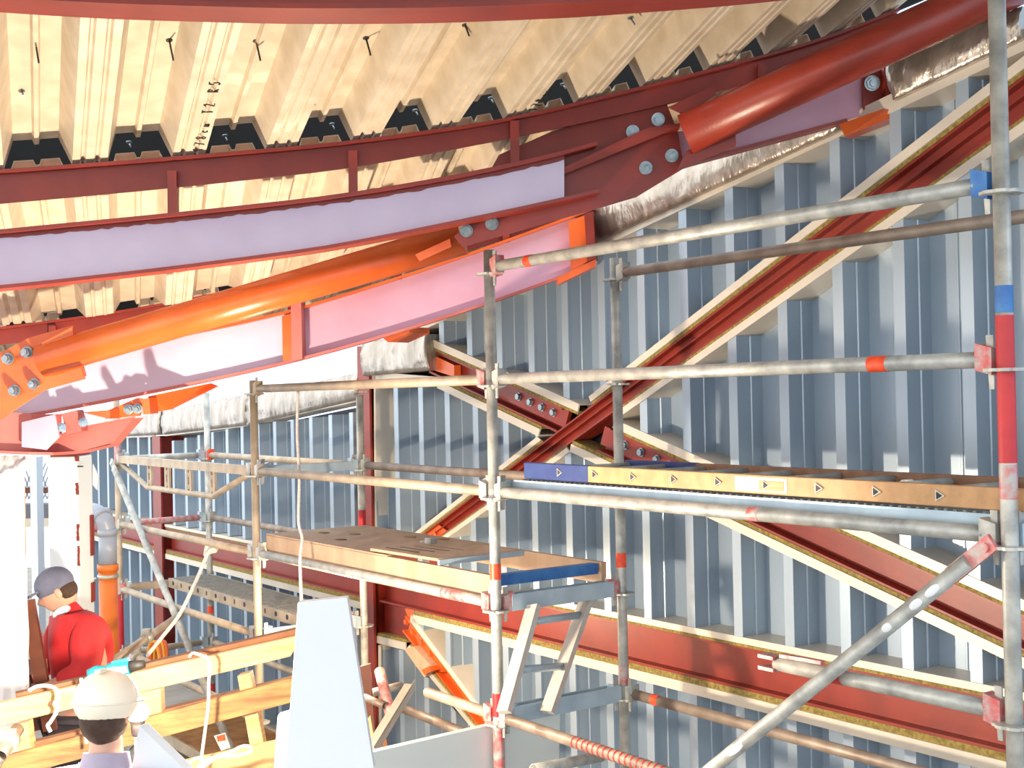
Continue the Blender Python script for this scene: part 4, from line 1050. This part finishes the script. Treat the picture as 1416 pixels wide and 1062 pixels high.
# film wrapped pier
t = Thing('film_wrapped_pier', 'pier wrapped in creased translucent plastic film at the left edge', 'pier')
a, b = at(-90, 632, 6.5), at(34, 632, 6.5); n_, m_ = 26, 40; g = []
R_ = random.Random(3)
for j in range(m_+1):
    for i in range(n_+1):
        z = a.z*j/m_; x = a.x+(b.x-a.x)*i/n_
        g.append(V((x+.003*math.sin(j*1.3), 6.5+.012*math.sin(i*1.9+j*.35)+R_.uniform(-.006, .006), z)))
fs = [[j*(n_+1)+i, j*(n_+1)+i+1, (j+1)*(n_+1)+i+1, (j+1)*(n_+1)+i] for j in range(m_) for i in range(n_)]
mb = MB().add(g, fs, True); o = t.add('film_front', mb, 'film'); sm = o.modifiers.new('thickness', 'SOLIDIFY'); sm.thickness = .002
mb = MB().prism([V((a.x, 6.53, 0)), V((b.x-.03, 6.53, 0)), V((b.x-.03, 6.58, 0)), V((a.x, 6.58, 0))], Z*(a.z-.02)); t.add('core', mb, 'ply')
mb = MB(); p0 = at(0, 645, 6.49); 
for i in range(6):
    mb.path(curve([at(-20+3*i, 650+3*i, 6.47), at(10, 660-2*i, 6.46), at(30, 640+2*i, 6.46), at(40, 634+3*i, 6.5)]), .006, 6)
t.add('film_folds', mb, 'film')
# downpipe
t = Thing('downpipe', 'downpipe with a grey plastic elbow on an orange lower length', 'pipe')
px_, Yp = 149, 8.6; ax_ = at(149, 780, Yp); rr = .057
mb = MB(); mb.path(curve([at(122, 706, Yp+.1), at(134, 709, Yp+.05), at(143, 717, Yp), at(148, 730, Yp), at(149, 742, Yp)], 5), rr, 24)
mb.tube(at(140, 711, Yp+.02), at(143, 716, Yp), rr+.008, 24); mb.tube(at(148.5, 732, Yp), at(149, 740, Yp), rr+.008, 24); t.add('elbow', mb, 'pipegrey', label='grey plastic elbow')
mb = MB(); q = ax_; mb.tube(at(149, 736, Yp), q, rr+.002, 28); t.add('upper_length', mb, 'pipegrey', label='grey plastic length')
mb = MB(); mb.tube(V((q.x, q.y, 0)), q, rr+.004, 28); mb.tube(q-Z*.045, q, rr+.012, 28); t.add('lower_length', mb, 'pipeorange', label='orange plastic length')
mb = MB(); c = q-Z*.08; mb.tube(c-Z*.012, c+Z*.012, rr+.012, 28); mb.bar(c+V((-.07, -.01, -.01)), c+V((-.16, 0, -.03)), .02, .012); t.add('clamp', mb, 'galv', label='steel pipe clamp')
mb = plate([(128, 642), (136, 660), (134, 678), (128, 670)], 8.3, .02); single('plastic_scrap', mb, 'film', 'torn plastic scrap hanging beside the white column', 'plastic')
# brown wooden steps by worker
t = Thing('wooden_steps', 'brown wooden stepladder leaning beside the worker in red', 'ladder')
for (p, q, Y) in (((38, 830), (70, 1010), 6.75), ((14, 850), (50, 1010), 7.0)):
    mb = MB().bar(at(*p, Y), at(*q, Y), .07, .03, V((1, 0, 0))); t.add('stile', mb, 'brown')
for y in (886, 922, 955): t.add('tread', MB().bar(at(30+(y-840)*.15, y, 6.98), at(48+(y-840)*.17, y, 6.77), .03, .08), 'brown')

# ------------------------------------------------------------------ people
def skin(name, joints, edges, m, root, sub=2, rnd=1.):
    names = list(joints); me = bpy.data.meshes.new(name)
    me.from_pydata([tuple(joints[k][0]) for k in names], [(names.index(a), names.index(b)) for a, b in edges], [])
    o = bpy.data.objects.new(name, me); COL.objects.link(o); me.materials.append(M[m])
    sk = o.modifiers.new('skin', 'SKIN'); sk.use_smooth_shade = True
    for i, k in enumerate(names):
        sv = me.skin_vertices[0].data[i]; r = joints[k][1]
        sv.radius = r if hasattr(r, '__len__') else (r, r); sv.use_root = (k == root)
    sb = o.modifiers.new('subdivision', 'SUBSURF'); sb.levels = sub; sb.render_levels = sub
    return o
def hand(base, direc, palm_n, size=1.):
    """returns joints, edges for a relaxed hand chain added to arm end 'wr'"""
    d = V(direc).normalized(); n = V(palm_n); n = (n-d*n.dot(d)).normalized(); s = d.cross(n)
    J = {'palm': (base+d*.05*size, (.034, .016))}; E = [('wr', 'palm')]
    for i, (o_, L) in enumerate(((-.03, .068), (-.01, .078), (.01, .074), (.03, .058))):
        k = 'f%d' % i; p0 = base+d*.085*size+s*o_*size
        J[k+'a'] = (p0, .0095); J[k+'b'] = (p0+d*L*.5*size+n*.008, .0088); J[k+'c'] = (p0+d*L*.85*size+n*.028, .0078)
        E += [('palm', k+'a'), (k+'a', k+'b'), (k+'b', k+'c')]
    J['th1'] = (base+d*.04*size-s*.042*size+n*.01, .011); J['th2'] = (base+d*.075*size-s*.058*size+n*.025, .0095)
    E += [('palm', 'th1'), ('th1', 'th2')]
    return J, E
def head_mesh(c, fwd, up, sc=1.):
    """ellipsoidal skull with jaw, nose, brow, ears as one mesh"""
    f = V(fwd).normalized(); u = V(up).normalized(); u = (u-f*u.dot(f)).normalized(); s = f.cross(u); vs = []; fs = []
    n, m = 32, 24
    for j in range(m+1):
        th = math.pi*j/m
        for i in range(n):
            ph = 2*math.pi*i/n; x = math.sin(th)*math.cos(ph); y = math.sin(th)*math.sin(ph); z = math.cos(th)
            rx, ry, rz = .098, .077, .118
            fx = x*rx; fy = y*ry; fz = z*rz
            if z < 0: fy *= 1-.28*z*z; fx = fx*(1-.12*z*z) if x < 0 else fx*(1-.02*z*z)
            if x > .5 and abs(y) < .3:                       # nose
                fx += .026*max(0, 1-abs(y)/.22)*max(0, 1-abs(z+.12)/.26)
            if x > .5: fx -= .008*max(0, 1-abs(z-.02)/.1)*max(0, 1-abs(abs(y)-.38)/.2)   # eye sockets
            if x > .5: fx += .006*max(0, 1-abs(z+.52)/.08)*max(0, 1-abs(y)/.35)           # lips
            vs.append(c+(f*fx+s*fy+u*fz)*sc)
    for j in range(m):
        for i in range(n): fs.append([j*n+i, j*n+(i+1) % n, (j+1)*n+(i+1) % n, (j+1)*n+i])
    mb = MB().add(vs, fs, True)
    for sg in (-1, 1):
        mb.ellipsoid(c+(s*sg*.078-f*.006-u*.01)*sc, f*.018*sc, s*.009*sc, u*.03*sc, 12, 8)
    return mb, f, s, u
def person(name, label, P, head_c, fwd, parts):
    pass
# worker in red
t = Thing('person', 'person in a red work jacket and grey cap, bending forward behind the timber guard', 'person')
wy = 7.05
J = {'pel': (at(118, 985, wy), (.15, .12)), 'sp': (at(117, 930, wy), (.15, .12)), 'ch': (at(110, 882, wy), (.16, .13)), 'nb': (at(98, 853, wy), (.07, .07)), 'nk': (at(88, 836, wy), (.055, .055)), 'hd': (at(82, 820, wy), (.06, .06)),
     'sl': (at(122, 872, wy-.17), .075), 'el': (at(118, 930, wy-.26), .052), 'wr': (at(72, 948, wy-.3), .034),
     'sr': (at(88, 872, wy+.17), .07), 'er': (at(68, 912, wy+.2), .05), 'wr2': (at(46, 940, wy+.1), .034)}
gx = at(118, 985, wy).x
for k, dy_ in (('l', -.11), ('r', .11)):
    J['hp'+k] = (V((gx, wy+dy_, .88)), .11); J['kn'+k] = (V((gx-.06, wy+dy_, .48)), .075); J['an'+k] = (V((gx+.02, wy+dy_, .09)), .05); J['to'+k] = (V((gx-.16, wy+dy_, .04)), .04)
Eb = [('pel', 'sp'), ('sp', 'ch'), ('ch', 'nb'), ('nb', 'nk'), ('nk', 'hd'), ('ch', 'sl'), ('sl', 'el'), ('el', 'wr'), ('ch', 'sr'), ('sr', 'er'), ('er', 'wr2')]
for k in 'lr': Eb += [('pel', 'hp'+k), ('hp'+k, 'kn'+k), ('kn'+k, 'an'+k), ('an'+k, 'to'+k)]
hj, he = hand(J['wr'][0], at(55, 952, wy-.3)-J['wr'][0], V((0, 0, -1)))
J2 = dict(J); J2.update(hj)
hj2, he2 = hand(J['wr2'][0], at(36, 946, wy+.05)-J['wr2'][0], V((0, 0, -1)))
J2.update({k+'_': v for k, v in hj2.items()}); E2 = Eb+he+[(('wr2' if a == 'wr' else a+'_'), b+'_') for a, b in he2]
t.add('body', skin('body', {k: (p, (r if not hasattr(r, '__len__') else r)) for k, (p, r) in J2.items()}, E2, 'skin', 'pel'), 'skin')
def grow(keys, k=1.): return {a: (J[a][0], (tuple(v*1.0+.034 for v in J[a][1]) if hasattr(J[a][1], '__len__') else J[a][1]+.034)) for a in keys}
jk = grow(['pel', 'sp', 'ch', 'sl', 'el', 'sr', 'er', 'nb']); jk['wr'] = (J['wr'][0].lerp(J['el'][0], .12), .056); jk['wr2'] = (J['wr2'][0].lerp(J['er'][0], .12), .05)
t.add('jacket', skin('jacket', jk, [('pel', 'sp'), ('sp', 'ch'), ('ch', 'nb'), ('ch', 'sl'), ('sl', 'el'), ('el', 'wr'), ('ch', 'sr'), ('sr', 'er'), ('er', 'wr2')], 'jacket', 'pel'), 'jacket', label='red work jacket')
tr = grow(['pel', 'hpl', 'hpr', 'knl', 'knr', 'anl', 'anr'])
t.add('trousers', skin('trousers', tr, [('pel', 'hpl'), ('hpl', 'knl'), ('knl', 'anl'), ('pel', 'hpr'), ('hpr', 'knr'), ('knr', 'anr')], 'trousers', 'pel'), 'trousers', label='dark trousers')
hc = at(80, 818, wy); hmb, f_, s_, u_ = head_mesh(hc, V((-.86, -.25, -.42)), V((-.35, 0, .95)), 1.03); t.add('head', hmb, 'skin')
mb = MB(); mb.ellipsoid(hc+u_*.045, f_*.108, s_*.09, u_*.095, 24, 14); mb.prism([hc+u_*.04+f_*.08+s_*.075, hc+u_*.04+f_*.17+s_*.05, hc+u_*.035+f_*.185, hc+u_*.04+f_*.17-s_*.05, hc+u_*.04+f_*.08-s_*.075], u_*.012); t.add('cap', mb, 'cap', label='grey peaked cap')
mb = MB(); mb.ellipsoid(hc-f_*.03-u_*.01, f_*.075, s_*.083, u_*.07, 20, 10); t.add('hair', mb, 'hair')
mb = MB(); mb.tube(J['nb'][0]+V((.0, 0, -.02)), J['nk'][0]+V((.0, 0, -.02)), .09, 18, .072, caps=False); t.add('collar', mb, 'jacket')
mb = MB(); mb.ellipsoid(at(85, 846, wy-.06), V((.05, 0, .02)), V((0, .03, 0)), V((0, 0, .03)), 12, 8); t.add('shirt_collar', mb, 'shirt')
for k in 'lr':
    mb = MB(); a = J['an'+k][0]; mb.ellipsoid(V((a.x-.07, a.y, .055)), V((.15, 0, 0)), V((0, .055, 0)), V((0, 0, .055)), 16, 8); t.add('boot', mb, 'dark')
# second person, seen from behind, in front of the boards
t = Thing('person', 'person in a pale hard hat and lavender grey jacket seen from behind', 'person')
py_ = 4.5; hc = at(146, 985, py_)
X0 = hc.x
J = {'pel': (V((X0-.02, py_-.05, .86)), (.16, .12)), 'sp': (V((X0-.02, py_-.06, 1.06)), (.15, .11)), 'ch': (V((X0-.01, py_-.04, hc.z-.38)), (.17, .12)), 'nb': (V((X0, py_-.02, hc.z-.2)), (.08, .07)), 'nk': (V((X0, py_, hc.z-.12)), (.056, .056)), 'hd': (V((X0, py_, hc.z-.05)), (.06, .06)),
     'sl': (V((X0-.19, py_-.03, hc.z-.29)), .075), 'el': (V((X0-.27, py_+.02, hc.z-.56)), .052), 'wr': (V((X0-.22, py_+.22, hc.z-.62)), .034),
     'sr': (V((X0+.19, py_-.03, hc.z-.29)), .075), 'er': (V((X0+.26, py_+.03, hc.z-.56)), .052), 'wr2': (V((X0+.2, py_+.24, hc.z-.62)), .034)}
for k, dx_ in (('l', -.11), ('r', .11)):
    J['hp'+k] = (V((X0+dx_, py_-.05, .82)), .11); J['kn'+k] = (V((X0+dx_, py_, .46)), .075); J['an'+k] = (V((X0+dx_, py_-.03, .09)), .05); J['to'+k] = (V((X0+dx_, py_+.13, .04)), .04)
hj, he = hand(J['wr'][0], V((.15, 1, -.1)), V((0, 0, -1))); J2 = dict(J); J2.update(hj)
hj2, he2 = hand(J['wr2'][0], V((-.15, 1, -.1)), V((0, 0, -1))); J2.update({k+'_': v for k, v in hj2.items()}); E2 = Eb+he+[(('wr2' if a == 'wr' else a+'_'), b+'_') for a, b in he2]
t.add('body', skin('body', J2, E2, 'skin', 'pel'), 'skin')
jk = grow(['pel', 'sp', 'ch', 'sl', 'el', 'sr', 'er', 'nb']); jk['wr'] = (J['wr'][0].lerp(J['el'][0], .12), .056); jk['wr2'] = (J['wr2'][0].lerp(J['er'][0], .12), .05)
t.add('jacket', skin('jacket', jk, [('pel', 'sp'), ('sp', 'ch'), ('ch', 'nb'), ('ch', 'sl'), ('sl', 'el'), ('el', 'wr'), ('ch', 'sr'), ('sr', 'er'), ('er', 'wr2')], 'greyjacket', 'pel'), 'greyjacket', label='lavender grey jacket')
tr = grow(['pel', 'hpl', 'hpr', 'knl', 'knr', 'anl', 'anr'])
t.add('trousers', skin('trousers', tr, [('pel', 'hpl'), ('hpl', 'knl'), ('knl', 'anl'), ('pel', 'hpr'), ('hpr', 'knr'), ('knr', 'anr')], 'trousers', 'pel'), 'trousers', label='dark trousers')
hmb, f_, s_, u_ = head_mesh(hc, V((.1, 1, -.15)), V((0, .1, 1)), 1.0); t.add('head', hmb, 'skin')
mb = MB(); mb.ellipsoid(hc-f_*.012-u_*.02, f_*.092, s_*.083, u_*.09, 20, 10); t.add('hair', mb, 'hair')
mb = MB(); mb.ellipsoid(hc+u_*.045, f_*.13, s_*.108, u_*.1, 28, 14); mb.ellipsoid(hc+u_*.035+f_*.02, f_*.16, s_*.122, u_*.012, 28, 8); mb.bar(hc+u_*.145-f_*.08, hc+u_*.145+f_*.08, .02, .012); t.add('hard_hat', mb, 'hat', label='pale hard hat')
mb = MB(); mb.tube(J['nb'][0]-Z*.03, J['nk'][0]-Z*.02, .1, 18, .078, caps=False); t.add('hood', mb, 'greyjacket')
for k in 'lr':
    mb = MB(); a = J['an'+k][0]; mb.ellipsoid(V((a.x, a.y+.07, .055)), V((.055, 0, 0)), V((0, .15, 0)), V((0, 0, .055)), 16, 8); t.add('boot', mb, 'dark')

# ------------------------------------------------------------------ floodlight on a stand
t = Thing('work_lamp', 'glowing bare work lamp on a tripod in front of the timber boards', 'lamp')
lc = at(190, 985, 4.78)
mb = MB(); mb.ellipsoid(lc, V((.045, 0, 0)), V((0, .036, 0)), V((0, 0, .036)), 20, 12); t.add('glass_bulb', mb, 'glow')
mb = MB(); mb.tube(lc-Z*.085, lc-Z*.03, .022, 16, .028); t.add('socket', mb, 'dark')
mb = MB(); mb.tube(V((lc.x, lc.y, .3)), lc-Z*.08, .014, 12); t.add('pole', mb, 'galv')
for k in range(3):
    a = k*2*math.pi/3+.5; mb = MB(); mb.tube(V((lc.x, lc.y, .6)), V((lc.x+.35*math.cos(a), lc.y+.35*math.sin(a), .012)), .011, 10); t.add('leg', mb, 'galv')

finish()
# ------------------------------------------------------------------ light
def lamp(name, kind, loc, energy, col, size=.1, **kw):
    l = bpy.data.lights.new(name, kind); l.energy = energy; l.color = col
    if kind == 'POINT': l.shadow_soft_size = size
    for k, v in kw.items(): setattr(l, k, v)
    o = bpy.data.objects.new(name, l); COL.objects.link(o); o.location = loc; return o
lamp('work_lamp_light', 'POINT', lc+Z*.10, 300, (1, .81, .60), .05)
lamp('unseen_warm_fill', 'POINT', at(448, 868, 7.35), 60, (1, .76, .5), .06)  # unseen light added behind the white panel to warm column and lower beams
w = bpy.data.worlds.new('sky'); S.world = w; w.use_nodes = True
nt = w.node_tree; bg = nt.nodes['Background']
tc = nt.nodes.new('ShaderNodeTexCoord'); dt = nt.nodes.new('ShaderNodeVectorMath'); dt.operation = 'DOT_PRODUCT'
dt.inputs[1].default_value = V((-.85, -.40, .33)).normalized()
nt.links.new(tc.outputs['Generated'], dt.inputs[0])
rp = nt.nodes.new('ShaderNodeValToRGB'); e = rp.color_ramp.elements
e[0].position = .0; e[0].color = (.40, .55, .74, 1); e[1].position = 1; e[1].color = (1, .99, .96, 1)
mp = nt.nodes.new('ShaderNodeMapRange'); mp.inputs[1].default_value = -.6; mp.inputs[2].default_value = .9
nt.links.new(dt.outputs['Value'], mp.inputs[0]); nt.links.new(mp.outputs[0], rp.inputs['Fac'])
nt.links.new(rp.outputs['Color'], bg.inputs['Color']); bg.inputs['Strength'].default_value = 2.25
S.view_settings.view_transform = 'Standard'; S.view_settings.look = 'None'; S.view_settings.exposure = .36; S.view_settings.gamma = 1
